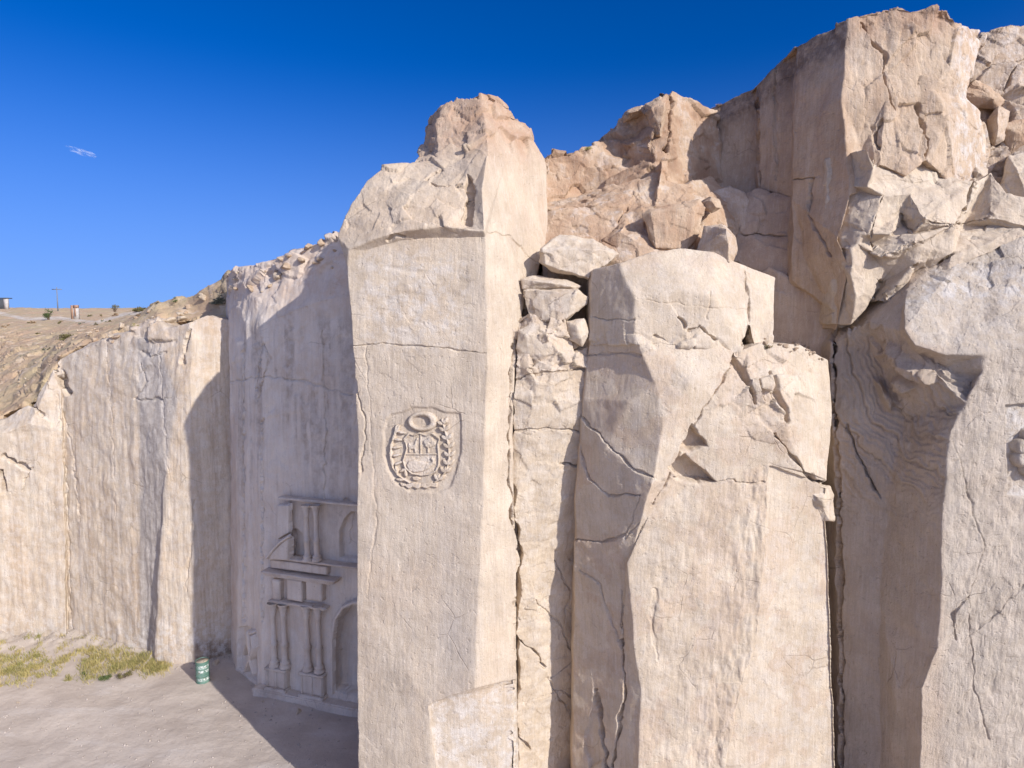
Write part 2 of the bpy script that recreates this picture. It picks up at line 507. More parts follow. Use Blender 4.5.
M_SHADE = rock_mat("brown_tuff", stone((0.42, 0.34, 0.29)), stone((0.50, 0.415, 0.355)), stone((0.45, 0.325, 0.25)), streak=0.45)
M_GREYT = rock_mat("grey_tuff", stone((0.46, 0.405, 0.355)), stone((0.55, 0.485, 0.43)), stone((0.49, 0.395, 0.325)), bump=0.8, grain=0.07)
M_PORT = rock_mat("carved_tuff", stone((0.60, 0.55, 0.52)), stone((0.67, 0.62, 0.59)), stone((0.48, 0.36, 0.28)), streak=0.4, bump=0.4, grain=0.03)
# ------------------------------------------------------------------ ground
def floor_mat():
    m = bpy.data.materials.new("quarry_dust"); m.use_nodes = True
    nt = m.node_tree; bs = nt.nodes['Principled BSDF']
    co = nt.nodes.new("ShaderNodeTexCoord").outputs['Object']
    c = mixc(nt, maprange(nt, noise(nt, co, 0.55, 7, 0.65), 0.36, 0.66), (0.55, 0.475, 0.405), (0.46, 0.39, 0.33))
    tr = maprange(nt, noise(nt, co, 0.8, 6, 0.65, (0.35, 1.2, 1)), 0.52, 0.72)
    c = mixc(nt, mathn(nt, 'MULTIPLY', tr, 0.6), c, (0.62, 0.565, 0.515))
    c = mixc(nt, maprange(nt, noise(nt, co, 9, 5, 0.7), 0.58, 0.75, 0, 0.5), c, (0.24, 0.20, 0.17))
    c = mixc(nt, maprange(nt, noise(nt, co, 16, 3, 0.7), 0.66, 0.74, 0, 0.6), c, (0.58, 0.54, 0.49))
    c = mixc(nt, attr(nt, 'foot_tone'), c, (0.30, 0.255, 0.205))  # floor turns darker on the raised strip along the left wall foot
    nt.links.new(c, bs.inputs['Base Color'])
    bs.inputs['Roughness'].default_value = 0.97; bs.inputs['Specular IOR Level'].default_value = 0.1
    b = nt.nodes.new("ShaderNodeBump"); b.inputs['Strength'].default_value = 0.7; b.inputs['Distance'].default_value = 0.05
    nt.links.new(noise(nt, co, 5, 9, 0.7), b.inputs['Height']); nt.links.new(b.outputs[0], bs.inputs['Normal'])
    return m
WALL_FOOT = [(-60, 29.6), (-24, 29.4), (-20.7, 29.3), (-16.6, 29.2), (-15.6, 27.4), (-12, 27.8)]
def foot_y(x):
    return np.interp(x, [a for a, b in WALL_FOOT], [b for a, b in WALL_FOOT])
def build_ground():
    xs = np.concatenate([np.linspace(-300, -31, 20), np.arange(-30, -2, 0.09), np.linspace(-2, 20, 20), np.linspace(25, 300, 20)])
    ys = np.concatenate([np.linspace(-200, 0, 12), np.linspace(1, 18, 12), np.arange(18.5, 30.5, 0.09), np.linspace(31, 300, 14)])
    X, Y = np.meshgrid(xs, ys)
    V = np.stack([X.ravel(), Y.ravel(), np.zeros(X.size)], 1)
    near = (V[:, 0] > -30) & (V[:, 0] < -2) & (V[:, 1] > 18) & (V[:, 1] < 31)
    q = V.copy()
    z = 0.10 * fbm(q / 4.0, 3, 5) + near * (0.018 * fbm(q / 0.7, 4, 8) + 0.012 * np.maximum(fbm(q / 0.22, 3, 18), 0))
    d = foot_y(V[:, 0]) - V[:, 1]
    tal = (V[:, 0] < -15.8) * np.clip(1 - d / 1.9, 0, 1) ** 1.5
    z += tal * (0.38 + 0.35 * fbm(q / 0.8, 4, 28)) * near
    V[:, 2] = z
    nx, ny = len(xs), len(ys)
    i = np.arange(nx * ny).reshape(ny, nx)
    F = np.stack([i[:-1, :-1].ravel(), i[:-1, 1:].ravel(), i[1:, 1:].ravel(), i[1:, :-1].ravel()], 1)
    o = to_mesh("quarry_floor", V, F, floor_mat(), {'foot_tone': np.clip(tal * 0.5 + 0.0, 0, 1)}, smooth=True)
    return tag(o, kind='structure')
build_ground()
def floor_z(x, y):
    q = np.array([[x, y, 0.0]])
    z = 0.10 * fbm(q / 4.0, 3, 5) + 0.018 * fbm(q / 0.7, 4, 8) + 0.012 * np.maximum(fbm(q / 0.22, 3, 18), 0)
    d = foot_y(x) - y
    if x < -15.8: z = z + np.clip(1 - d / 1.9, 0, 1) ** 1.5 * (0.38 + 0.35 * fbm(q / 0.8, 4, 28))
    return float(z[0])

def hill_mat():
    m = bpy.data.materials.new("dry_hillside"); m.use_nodes = True
    nt = m.node_tree; bs = nt.nodes['Principled BSDF']
    co = nt.nodes.new("ShaderNodeTexCoord").outputs['Object']
    c = mixc(nt, maprange(nt, noise(nt, co, 0.25, 8, 0.65), 0.38, 0.62), (0.50, 0.35, 0.23), (0.47, 0.37, 0.23))
    c = mixc(nt, maprange(nt, noise(nt, co, 0.9, 8, 0.7), 0.5, 0.68), c, (0.56, 0.45, 0.34))
    c = mixc(nt, maprange(nt, noise(nt, co, 1.3, 6, 0.7, (0.25, 0.5, 3)), 0.60, 0.72, 0, 0.7), c, (0.30, 0.24, 0.18))
    c = mixc(nt, maprange(nt, noise(nt, co, 4, 5, 0.7), 0.6, 0.72, 0, 0.5), c, (0.24, 0.22, 0.12))
    c = mixc(nt, attr(nt, 'white'), c, (0.60, 0.53, 0.45))
    nt.links.new(c, bs.inputs['Base Color'])
    bs.inputs['Roughness'].default_value = 0.95; bs.inputs['Specular IOR Level'].default_value = 0.1
    b = nt.nodes.new("ShaderNodeBump"); b.inputs['Strength'].default_value = 0.8; b.inputs['Distance'].default_value = 0.12
    nt.links.new(noise(nt, co, 2.5, 9, 0.7), b.inputs['Height']); nt.links.new(b.outputs[0], bs.inputs['Normal'])
    return m
M_HILL = hill_mat()
def hill_tint(px, py, V, N):
    road = [(-200, 316), (-40, 312), (0, 313), (25, 319), (60, 318), (95, 323), (125, 314), (160, 312)]
    w = 1 - sstep(0.8, 2.2, poly_dist(px, py, road))
    return {'white': w * (V[:, 1] > 45) * (0.35 + 0.5 * (fbm(V / 2.0, 3, 3) > -0.1))}
mass("hillside", None, None, """
e0 -160 446 30; e1 0 417 30.4; e2 35 399 30.4; e3 60 356 31; e4 110 336 31; e5 150 322 30; e6 232 318 30; e7 300 312 30
f0 -160 400 36; f1 0 384 37; f2 40 362 37; f3 82 339 38; f4 118 326 37; f5 160 303 33.5; f6 205 287 32; f7 232 272 31.5; f8 300 268 31.5
k0 -160 345 58; k1 0 342 60; k2 55 334 60; k3 105 325 60; k4 140 318 58
r0 -160 318 85; r1 0 320 90; r2 60 318 90; r3 110 318 90; r4 150 312 80
s0 -200 302 110; s1 0 307.5 115; s2 60 308.5 120; s3 135 308 120; s4 200 312 120; s5 300 314 120""",
"e0 e1 f1 f0; e1 e2 f2 f1; e2 e3 f2; e3 f3 f2; e3 e4 f4 f3; e4 e5 f5 f4; e5 e6 f6 f5; e6 e7 f8 f7; e6 f7 f6; f0 f1 k1 k0; f1 f2 k2 k1; f2 f3 k3 k2; f3 f4 k4 k3; f4 f5 k4; k0 k1 r1 r0; k1 k2 r2 r1; k2 k3 r3 r2; k3 k4 r4 r3; r0 r1 s1 s0; r1 r2 s2 s1; r2 r3 s3 s2; r3 r4 s4 s3",
M_HILL, L=0.25, T=300, T1=30, far=31, kind='structure', smooth=1, warp=(0.3, 3.0), fb=0.12, streak=0,
facet=((0.9, 0.9, 0.5), 0.22, lambda px, py: sstep(318, 340, py) * 1.0 + 0.7 * sstep(120, 160, px)), tint=hill_tint)

def build_plateau():
    xs = np.linspace(-8.5, 90, 90); ys = np.concatenate([np.linspace(29.5, 60, 30), np.linspace(65, 300, 20)])
    X, Y = np.meshgrid(xs, ys)
    Z = np.interp(X, [-14, -9, 0, 8, 20, 90], [14.5, 15.2, 18.6, 20.8, 21.5, 22])
    V = np.stack([X.ravel(), Y.ravel(), Z.ravel()], 1)
    V[:, 2] += 0.3 * fbm(V / 3.0, 4, 4)
    nx, ny = len(xs), len(ys); i = np.arange(nx * ny).reshape(ny, nx)
    F = np.stack([i[:-1, :-1].ravel(), i[:-1, 1:].ravel(), i[1:, 1:].ravel(), i[1:, :-1].ravel()], 1)
    tag(to_mesh("plateau", V, F, M_HILL, smooth=True), kind='structure')
build_plateau()

# ------------------------------------------------------------------ left quarry wall
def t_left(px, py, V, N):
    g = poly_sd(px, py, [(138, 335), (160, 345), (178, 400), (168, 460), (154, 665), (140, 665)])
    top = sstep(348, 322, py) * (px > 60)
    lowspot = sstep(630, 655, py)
    return {'dark': 0.9 * sstep(192, 198, px) * sstep(636, 646, py), 'grey': sstep(-2, 3, g) * 1.0, 'oxide_shade': top * 0.25 + 0.15 * lowspot, 'white': 0.35 + 0.3 * sstep(600, 640, py)}
mass("quarry_wall", "long pale streaked quarry wall with a grey vertical strip, far left above the dry grass", "cliff", """
a0 -100 432 29.9; a1 0 420 29.7; a2 35 402 29.7; a3 60 358 30; a4 85 346 30; a5 108 338 30; a6 138 328 28.7; a7 152 320 28.7; a8 168 330 28.1; a9 190 322 27.8; a10 208 316 28.0; a11 232 320 28.3; a12 262 322 28.6
n0 -100 445 29.2; n1 0 434 29.2; n2 30 424 29.2
b0 -100 g 29.6; b1 0 g 29.3; b2 66 g 29.2; b3 68 g 29.5; b4 147 g 28.0; b5 154 g 27.2; b6 166 g 27.1; b7 196 g 27.05; b8 238 g 28.1; b9 265 g 28.3
m2 62 430 29.45; m3 64 428 29.7; m4 141 400 28.1; m5 175 400 27.45; m6 165 462 27.35
z3 66 520 29.55; z7 190 400 27.3""",
"a0 a1 n1 n0; n0 n1 b1 b0; a1 a2 n2 n1; a2 a3 m2 n2; n1 n2 m2 b2 b1; m2 z3 b2; m2 m3 z3; z3 b3 b2; a3 m3 m2; a3 a4 a5 a6 m4 b4 b3 z3 m3; a6 a7 a8 m5 m4; m4 m5 m6 b5 b4; m6 b6 b5; a8 a9 z7 m5; m5 z7 b7 b6 m6; a9 a10 a11 b8 b7 z7; a11 a12 b9 b8",
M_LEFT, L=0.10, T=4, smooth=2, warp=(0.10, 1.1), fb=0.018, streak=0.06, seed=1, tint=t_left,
facet=((0.9, 0.9, 0.7), 0.16, lambda px, py: sstep(352, 335, py) * (1 - 1.0 * sstep(172, 182, px)) + 0.35 * sstep(20, 0, np.abs(px - 145)) * sstep(430, 380, py) + 0.08),
cracks=[([(57, 395), (60, 420), (66, 470), (68, 520), (70, 600), (72, 640)], 0.9, 0.06), ([(62, 410), (72, 450), (80, 520)], 1.0, 0.04),
        ([(105, 340), (108, 380), (112, 420), (115, 520)], 0.8, 0.02), ([(158, 345), (162, 400), (165, 450), (170, 480)], 0.9, 0.03),
        ([(136, 398), (150, 400), (170, 398)], 1.6, 0.09), ([(140, 352), (152, 356), (166, 352)], 1.6, 0.08), ([(140, 365), (147, 380), (138, 398)], 1.3, 0.07),
        ([(190, 330), (186, 345), (182, 362)], 2.6, 0.25), ([(2, 455), (16, 463), (29, 470)], 3.2, 0.35), ([(0, 470), (2, 480), (5, 492)], 4, 0.4),
        ([(29, 470), (22, 490)], 1.2, 0.08), ([(56, 368), (60, 380), (66, 392)], 4.2, 0.5), ([(32, 405), (42, 415)], 2.2, 0.2), ([(185, 590), (190, 560), (194, 500)], 1.0, 0.04)])

# ------------------------------------------------------------------ wall of the carved portal
WALL_A = at_z(262, 24.95, 0.0)     # foot of the facade, left
WALL_B = at_z(357, 23.6, 0.0)      # foot of the facade, right
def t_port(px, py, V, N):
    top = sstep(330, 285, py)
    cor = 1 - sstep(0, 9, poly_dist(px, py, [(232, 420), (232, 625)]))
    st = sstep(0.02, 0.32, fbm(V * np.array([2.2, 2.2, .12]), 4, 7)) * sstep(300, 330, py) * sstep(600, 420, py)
    seam_tone = 1 - sstep(2, 12, poly_dist(px, py, [(290, 530), (291, 600)]))  # browner close to one short vertical line
    return {'oxide_shade': np.clip(top * 0.55 + cor * 0.4 + 0.45 * seam_tone, 0, 1), 'dark': st * 0.5 + 0.3 * (1 - sstep(1, 5, poly_dist(px, py, [(333, 330), (325, 470)]))) , 'white': 0.4 + 0 * px}
PORT_ARCH = [(333, 690), (333, 640), (336, 622), (343, 611), (352, 607), (368, 607), (385, 618), (388, 640), (388, 704)]
UP_NICHE = [(340, 557), (340, 530), (344, 519), (351, 512), (368, 512), (380, 524), (382, 562)]
HALF_NICHE = [(288, 558), (288, 529), (296, 529), (302, 534), (304, 545), (304, 560)]
FIG_PANEL = [(238, 668), (238, 628), (247, 626), (255, 632), (257, 655), (257, 684)]
mass("portal_wall", "shaded tall quarry wall carrying the carved church portal, behind the green drum", "cliff", """
t0 228 273 27.9; t0b 243 266 27.0; t1 262 261 26.5; t2 300 248 25.8; t3 350 230 25.1; t4 420 218 24.4
u0 230 356 27.3; u1 237 360 26.6; u1b 247 330 26.0; u2 262 324 25.4; u3 300 308 24.9; u4 350 292 24.3; u5 420 285 23.6
g0 232 g 27.7; g1 237 g 26.55; g1b 250 g 25.7; g2 262 g 24.95; g3 357 g 23.6; g4 430 g 22.6
r0 226 276 29.4; r1 229 360 29.2; r2 233 g 29.2""",
"t0 t0b u1b u1 u0; t0b t1 u2 u1b; t1 t2 u3 u2; t2 t3 u4 u3; t3 t4 u5 u4; u0 u1 g1 g0; u1 u1b g1b g1; u1b u2 g2 g1b; u2 u3 u4 g3 g2; u4 u5 g4 g3; r0 t0 u0 r1; r1 u0 g0 r2",
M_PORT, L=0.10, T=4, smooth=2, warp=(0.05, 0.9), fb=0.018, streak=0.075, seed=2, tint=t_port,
facet=((0.8, 0.8, 0.5), 0.22, lambda px, py: sstep(318, 290, py + 0.45 * (px - 262) * (px > 262) + 12) + 0.12 * sstep(520, 400, py)),
cracks=[([(256, 390), (262, 345), (268, 360), (258, 400)], 1.6, 0.1), ([(230, 382), (262, 376), (300, 380), (352, 395)], 1.0, 0.05), ([(244, 350), (244, 620)], 1.4, 0.07),
        ([(262, 420), (262, 620)], 1.6, 0.10), ([(291, 500), (291, 602)], 1.0, 0.06), ([(322, 330), (326, 430), (324, 500)], 1.0, 0.05),
        ([(343, 570), (347, 600), (349, 606)], 0.8, 0.04), ([(350, 515), (346, 545)], 0.9, 0.05), ([(345, 500), (349, 504)], 1.6, 0.12)],
pockets=[(PORT_ARCH, 0.55, 1.0, 0.1), (UP_NICHE, 0.28, 1.0, 0.1), (HALF_NICHE, 0.22, 1.0, 0.1), (FIG_PANEL, 0.16, 1.0, 0.2)])

# ------------------------------------------------------------------ pillar with the coat of arms
EMB = [(383, 432), (386, 420), (391, 415), (403, 412), (412, 408), (430, 407), (445, 412), (460, 414), (461, 440), (461, 452), (459, 462), (455, 476), (450, 486), (438, 493), (410, 492), (397, 484), (389, 472), (384, 456)]
def t_pil(px, py, V, N):
    ox = sstep(185, 120, py) * 0.95 + 0.35 * sstep(500, 520, px) * sstep(300, 200, py) * (fbm(V * np.array([2, 2, .15]), 3, 7) + .5)
    wh = sstep(240, 262, py) * sstep(370, 320, py) * sstep(350, 375, px) * sstep(478, 455, px)
    gr = 0.5 * (1 - sstep(0, 45, np.hypot((px - 455) * 1.4, (py - 640) * 0.45))) + 0.2 * sstep(345, 400, py) * sstep(488, 470, px)
    return {'oxide_shade': np.clip(ox, 0, 1), 'white': 0.4 * wh + 0.1 + 0.5 * (poly_sd(px, py, [(429, 706), (472, 690), (516, 680), (522, 800), (442, 800), (433, 740)]) > 0), 'grey': np.clip(gr, 0, 1)}
pil_rough = lambda px, py: np.clip(sstep(170, 135, py) * 1.0 + 0.45 * sstep(236, 225, py) * sstep(480, 460, px) + 0.03, 0, 1)
def dimples(px, py, V, N):
    m = sstep(245, 265, py) * sstep(345, 325, py) * sstep(352, 372, px) * sstep(480, 462, px)
    b = np.maximum(np.maximum(fbm(V * np.array([1.6, 1.6, 5.0]), 2, 33), 0) * 0.05, 0)
    low = sstep(520, 600, py) * sstep(480, 465, px)
    return -m * b * 0.6 + low * 0.008 * np.maximum(fbm(V * np.array([4, 4, 2.]), 3, 35), 0)
pillar = mass("rock_pillar", "tall pale rock pillar with a pointed orange top and a coat of arms carved on its front", "rock pillar", """
A0 338 237 18.180; A1 347 266 18.003; A2 353 345 17.828; A3 358 430 17.697; A4 357 600 17.535; A5 359 g 17.4
B0 486 237 17.530; B1 488 345 17.328; B2 484 480 17.149; B3 474 688 16.902; B4 476 696 17.160
K0 429 706 17.020; K1 432 g 17.08; K2 516 680 17.430; K3 520 g 17.55
E0 366 250 17.968; E1 402 241 17.847; E2 444 237 17.710
H0 349 249 17.869; H1 372 240 17.727; H2 405 231 17.586; H3 445 226 17.441; H4 484 231 17.386
I0 366 181 18.684; I1 382 168 18.796; I2 412 163 19.001; I3 438 159 18.854; I4 462 170 18.394; I5 471 196 18.019; I6 478 218 17.648
I0b 352 205 18.461; O0 384 215 18.051; O1 400 190 18.225; O2 440 190 18.075; W0 466 228 17.689
D 488 152 18.361; D2 482 190 17.775
J1 437 126 19.436; J2 446 107 19.654; J3 461 100 19.661; J4 481 92 19.568; J6 497 98 19.762; J7 508 112 19.949; J8 522 123 20.139; J9 534 140 20.323
Q0 424 146 20.517; Q1 432 118 20.743
C0 546 160 20.503; C1 548 236 20.131; C2 537 274 19.395; C3 526 292 18.778; C4 517 340 18.183; C5 513 400 17.876; C6 515 560 17.623
X0 515 240 18.727; X1 506 160 19.104""",
"A1 A2 A3 A4 A5 K1 K0 B3 B2 B1 B0 E2 E1 E0; A0 H0 A1; H0 H1 E0 A1; H1 H2 E1 E0; H2 H3 E2 E1; H3 W0 H4 B0 E2; A0 I0b H0; I0b I0 O0 H1 H0; I0 I1 O1 O0; O0 O1 H2 H1; I1 I2 O2 O1; O1 O2 H3 H2; I2 I3 I4 O2; O2 I4 I5 W0 H3; I5 I6 W0; W0 I6 H4; I3 J1 Q0; I2 I3 Q0; J1 J2 Q1; J1 Q1 Q0; I3 I4 D J4 J3 J2 J1; I4 I5 D; I5 I6 D2 D; D J4 J6 J7 X1; X1 J7 J8 J9 C0; X1 C0 C1 X0; D X1 X0 B0 H4 D2; D2 H4 I6; X0 C1 C2 C3; B0 X0 C3 C4 B1; B1 C4 C5 B2; C5 C6 B2; B2 C6 K2 B3; K0 B3 B4; B3 K2 B4; K0 B4 K2 K3 K1",
M_CUT, L=0.055, T=3.0, smooth=2, warp=(0.045, 1.1), fb=0.010, streak=0.014, seed=3, tint=t_pil,
facet=((0.55, 0.55, 0.45), 0.17, pil_rough), extra=dimples,
cracks=[([(352, 346), (380, 344), (420, 346), (455, 350), (487, 352)], 1.3, 0.05), ([(352, 350), (358, 400), (364, 420), (366, 440), (360, 470)], 1.8, 0.06),
        ([(366, 350), (370, 420), (376, 520), (366, 600)], 1.0, 0.02), ([(487, 232), (510, 236), (528, 256), (536, 264)], 1.3, 0.05), ([(386, 240), (395, 233), (405, 236)], 2, 0.1),
        ([(440, 168), (425, 178), (440, 186), (462, 184)], 1.6, 0.08), ([(512, 345), (511, 400), (508, 440), (510, 480), (513, 520), (521, 560), (516, 600), (516, 680), (515, 768)], 2.6, 0.25)],
pockets=[([(467, 174), (473, 180), (474, 205), (470, 226), (464, 224), (466, 200)], 0.22, 2.0), (EMB, 0.055, 3.0, 0.5), ([(429, 706), (450, 697), (472, 690), (516, 680), (522, 800), (442, 800), (433, 740)], 0.11, 1.2, 0.5)])

# ------------------------------------------------------------------ cracked strip right of the pillar
def t_strip(px, py, V, N):
    return {'white': 0.3 + 0 * px, 'oxide_shade': 0.25 * sstep(420, 330, py), 'grey': 0 * px}
mass("cracked_rock_face", "narrow pale cracked rock face between the carved pillar and the split block", "rock face", """
s0 492 320 18.6; s1 530 315 18.1; s2 560 322 18.0; s3 606 322 18.5
m0 498 400 17.9; m1 535 395 17.75; m2 574 400 18.05; m3 606 400 18.2
p0 498 560 18.4; p1 535 560 18.75; p2 573 560 19.35; p3 606 560 19.7
b0 498 g 19.1; b1 532 g 19.6; b2 575 g 20.4; b3 606 g 20.8""",
"s0 s1 m1 m0; s1 s2 m2 m1; s2 s3 m3 m2; m0 m1 p1 p0; m1 m2 p2 p1; m2 m3 p3 p2; p0 p1 b1 b0; p1 p2 b2 b1; p2 p3 b3 b2",
M_PALE, L=0.05, T=3, smooth=2, warp=(0.06, 0.7), fb=0.02, streak=0.01, seed=4, tint=t_strip,
facet=((0.4, 0.4, 0.32), 0.2, lambda px, py: np.clip(sstep(430, 350, py) + 0.25 * sstep(30, 10, np.abs(py - 605)), 0.12, 1)),
cracks=[([(516, 340), (513, 400), (510, 440), (511, 480), (514, 520), (521, 555), (516, 600), (517, 680), (516, 768)], 3.0, 0.4),
        ([(512, 380), (545, 372), (585, 370)], 1.8, 0.1), ([(514, 432), (550, 428), (578, 432)], 1.5, 0.08), ([(560, 464), (578, 466)], 1.8, 0.16),
        ([(517, 640), (535, 650), (545, 668)], 2.2, 0.18), ([(516, 735), (530, 748)], 2.2, 0.16), ([(535, 600), (560, 625), (575, 660), (548, 680), (565, 705)], 1.4, 0.06),
        ([(555, 560), (570, 590), (560, 640)], 1.2, 0.05), ([(520, 705), (560, 690), (575, 700)], 1.1, 0.04), ([(566, 320), (576, 350), (588, 345)], 2.2, 0.16)])

# ------------------------------------------------------------------ split block, lower part
def t_block(px, py, V, N):
    stain = fbm(V / 1.1, 4, 3) > 0.12
    br = sstep(640, 620, px) * 0.5  # left face tinted brown to stand for its shade and grazing light
    return {'oxide_shade': 0.28 * stain * sstep(340, 360, py) + 0.15 * br, 'white': 0.2 + 0.1 * sstep(740, 765, px) * sstep(500, 560, py), 'grey': 0 * px}
def spall(px, py, V, N):
    rx = np.interp(py, [462, 560, 640, 700, 768], [768, 765, 757, 738, 722])
    m = sstep(638, 650, px) * sstep(462, 480, py) * sstep(2, -2, px - rx)
    edge = sstep(-60, -5, px - rx)
    q = (V - np.array([6, 16, 10])) * np.array([1, 1, 0.55])
    rr = np.sqrt((q ** 2).sum(1))
    rip = np.sin(rr * 7 + 2.5 * fbm(V / 0.6, 3, 4)) * 0.012
    return m * (rip + (0.010 + 0.035 * edge) * fbm(V * np.array([6, 6, 1.8]), 4, 9) - 0.03 * np.maximum(fbm(V * np.array([3.3, 3.3, 1.2]), 2, 19) - .25, 0))
mass("split_block", "huge split rock block crossed by a diagonal fracture with two dark notches, lower centre right", "rock block", """
l0 590 338 18.2; l1 583 400 18.0; l2 576 500 18.3; l3 574 620 18.75; l4 573 g 19.2
r1 634 336 17.05; r2 656 384 16.72; r3 663 428 16.6; r4 652 484 16.55; r5 630 560 17.3; r6 621 640 17.7; r7 624 g 17.95
c1 606 450 17.4; c2 630 400 17.0
p0 628 563 17.15; p1 633 640 17.2; p2 640 690 17.35; p3 637 g 17.45
F0 738 352 17.1; F1 719 385 16.9; F2 693 430 16.75; F3 669 475 16.75; F4 648 517 16.95
t1 690 334 17.15; u1 690 380 16.65
X0 768 462 17.15; X1 765 560 17.3; X2 757 640 17.35; X3 738 700 17.4; X4 722 g 17.5
N0 690 470 16.95; N1 722 520 17.15
V0 762 342 17.5; V1 800 345 17.8; V2 828 360 18.2; V3 772 385 17.05; V4 785 430 17.05; V5 806 472 17.35; V6 828 480 17.6
W0 832 420 17.9; W2 829 520 17.75; W3 832 600 17.85; W4 840 g 18.0""",
"l0 r1 r2 c2 c1 l1; c2 r2 r3 r4 c1; l1 c1 l2; l2 c1 r4 r5 l3; l3 r5 r6 r7 l4; r1 t1 u1 r2; t1 F0 F1 u1; r2 u1 F2 r3; u1 F1 F2; r3 F2 F3 r4; r4 F3 F4 r5; r5 F4 p0; r5 p0 p1 r6; r6 p1 p2 p3 r7; F0 V0 V3 F1; F1 V3 V4 F2; F2 V4 X0 N0 F3; F3 N0 N1 p1 p0 F4; N0 X0 X1 N1; N1 X1 X2 X3 p2 p1; p2 X3 X4 p3; V4 V5 X0; V0 V1 V3; V1 V2 W0 V6 V5 V4 V3; X0 V5 V6 W2 X1; X1 W2 W3 W4 X4 X3 X2",
M_PALE, L=0.055, T=3.2, smooth=4, warp=(0.06, 1.2), fb=0.014, streak=0.012, seed=5, tint=t_block, extra=spall,
facet=((0.6, 0.6, 0.5), 0.16, lambda px, py: np.clip(sstep(60, 20, np.hypot((px - 765), (py - 390))) + 0.6 * sstep(25, 8, np.hypot(px - 640, (py - 345))) + 0.04 + .12 * sstep(30, 10, np.abs(px - 720)) * sstep(640, 720, py), 0, 1)),
cracks=[([(738, 352), (722, 382), (706, 405), (692, 430), (669, 475), (652, 508)], 1.6, 0.10),
        ([(621, 640), (626, 690), (620, 720), (612, 768)], 2.0, 0.2), ([(622, 590), (621, 640)], 1.2, 0.04), ([(581, 418), (600, 435), (612, 450), (635, 470), (655, 478)], 1.5, 0.10),
        ([(580, 450), (590, 480), (608, 494), (640, 495)], 1.4, 0.08), ([(575, 540), (600, 542), (625, 536)], 1.4, 0.07), ([(595, 693), (600, 720), (606, 768)], 3.0, 0.25),
        ([(588, 356), (612, 352), (640, 356)], 1.2, 0.05), ([(735, 362), (748, 380), (754, 402)], 3.2, 0.25), ([(772, 372), (778, 395), (786, 420)], 3.0, 0.25),
        ([(775, 436), (788, 450), (805, 472), (815, 482), (830, 484)], 2.4, 0.2), ([(758, 380), (765, 400)], 1.8, 0.10), ([(640, 520), (625, 540), (640, 495)], 1.0, .03),
        ([(675, 478), (705, 484), (735, 480), (738, 484), (765, 482)], 1.3, 0.06), ([(580, 570), (600, 585), (612, 620), (618, 640)], 1.2, 0.05), ([(655, 590), (652, 620), (657, 660)], 3.5, 0.03)],
pockets=[([(769, 466), (830, 484), (833, 600), (848, 790), (722, 790), (738, 700), (757, 640), (765, 560)], 0.09, 1.5, 0.7), ([(680, 452), (691, 425), (700, 436), (708, 446), (700, 449)], 0.35, 2.0), ([(669, 468), (685, 455), (690, 460), (703, 470), (716, 481), (700, 483), (680, 477)], 0.42, 2.0),
         ([(583, 740), (596, 700), (604, 760), (590, 768)], 0.10, 2.0)])

def t_slab(px, py, V, N):
    return {'white': 0.2 + 0 * px, 'oxide_shade': 0.25 * sstep(290, 260, py) * (fbm(V / 0.8, 3, 3) > -.1)}
mass("leaning_slab", "broad smooth domed rock slab sitting on top of the split block, shaded on its left side", "rock slab", """
q0 590 346 18.1; q1 589 300 18.15; q2 592 270 18.25; q3 634 344 17.0; q4 635 300 17.05; q5 622 272 17.4; q6 620 263 17.55
q7 650 252 17.75; q8 680 248 17.9; q9 712 252 18.0; q10 738 262 18.1; q11 750 290 17.9; q12 750 325 17.6; q13 742 354 17.25; q14 690 346 16.98; q15 688 290 17.08; q16 715 300 17.1
v1 776 277 18.4; v2 772 352 17.9; v3 756 352 17.75""",
"q0 q1 q4 q3; q1 q2 q6 q5 q4; q5 q6 q7 q15 q4; q4 q15 q14 q3; q7 q8 q9 q15; q9 q10 q11 q16; q9 q16 q15; q15 q16 q13 q14; q16 q11 q12 q13; q10 v1 q11; q11 v1 v2 v3 q12",
M_PALE, L=0.055, T=2.6, smooth=5, warp=(0.05, 0.9), fb=0.02, streak=0.006, seed=6, tint=t_slab,
facet=((0.6, 0.6, 0.5), 0.10, lambda px, py: np.clip(sstep(325, 345, py) + 0.06, 0, 1)),
cracks=[([(745, 272), (749, 300), (748, 325), (742, 350)], 1.6, 0.12), ([(678, 316), (684, 326)], 2.0, 0.12), ([(655, 336), (668, 342)], 1.8, 0.1), ([(690, 330), (700, 325), (715, 340)], 2.0, 0.12),
        ([(592, 318), (634, 320)], 1.1, 0.04), ([(636, 300), (690, 305), (745, 310)], 0.9, 0.02), ([(710, 290), (708, 320)], .9, .03)])

# ------------------------------------------------------------------ shaded alcove blocks at the right of the slab
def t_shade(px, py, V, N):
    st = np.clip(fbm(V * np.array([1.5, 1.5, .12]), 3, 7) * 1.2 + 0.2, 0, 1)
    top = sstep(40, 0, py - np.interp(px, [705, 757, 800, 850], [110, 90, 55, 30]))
    return {'oxide_shade': np.clip(0.45 * st * sstep(300, 200, py) + 0.1, 0, 1), 'dark': np.clip(1.6 * top ** 1.5 + 0.25 * st * sstep(260, 180, py) * (px < 800), 0, 1)}
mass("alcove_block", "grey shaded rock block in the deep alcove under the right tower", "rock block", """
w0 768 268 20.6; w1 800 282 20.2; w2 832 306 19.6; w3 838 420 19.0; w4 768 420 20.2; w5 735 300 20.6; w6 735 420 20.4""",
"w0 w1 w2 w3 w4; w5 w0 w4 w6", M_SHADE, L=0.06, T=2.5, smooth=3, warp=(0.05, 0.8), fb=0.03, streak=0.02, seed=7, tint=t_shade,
facet=((0.6, 0.6, 0.6), 0.10, lambda px, py: np.clip(sstep(300, 280, py) + 0.1, 0, 1)))
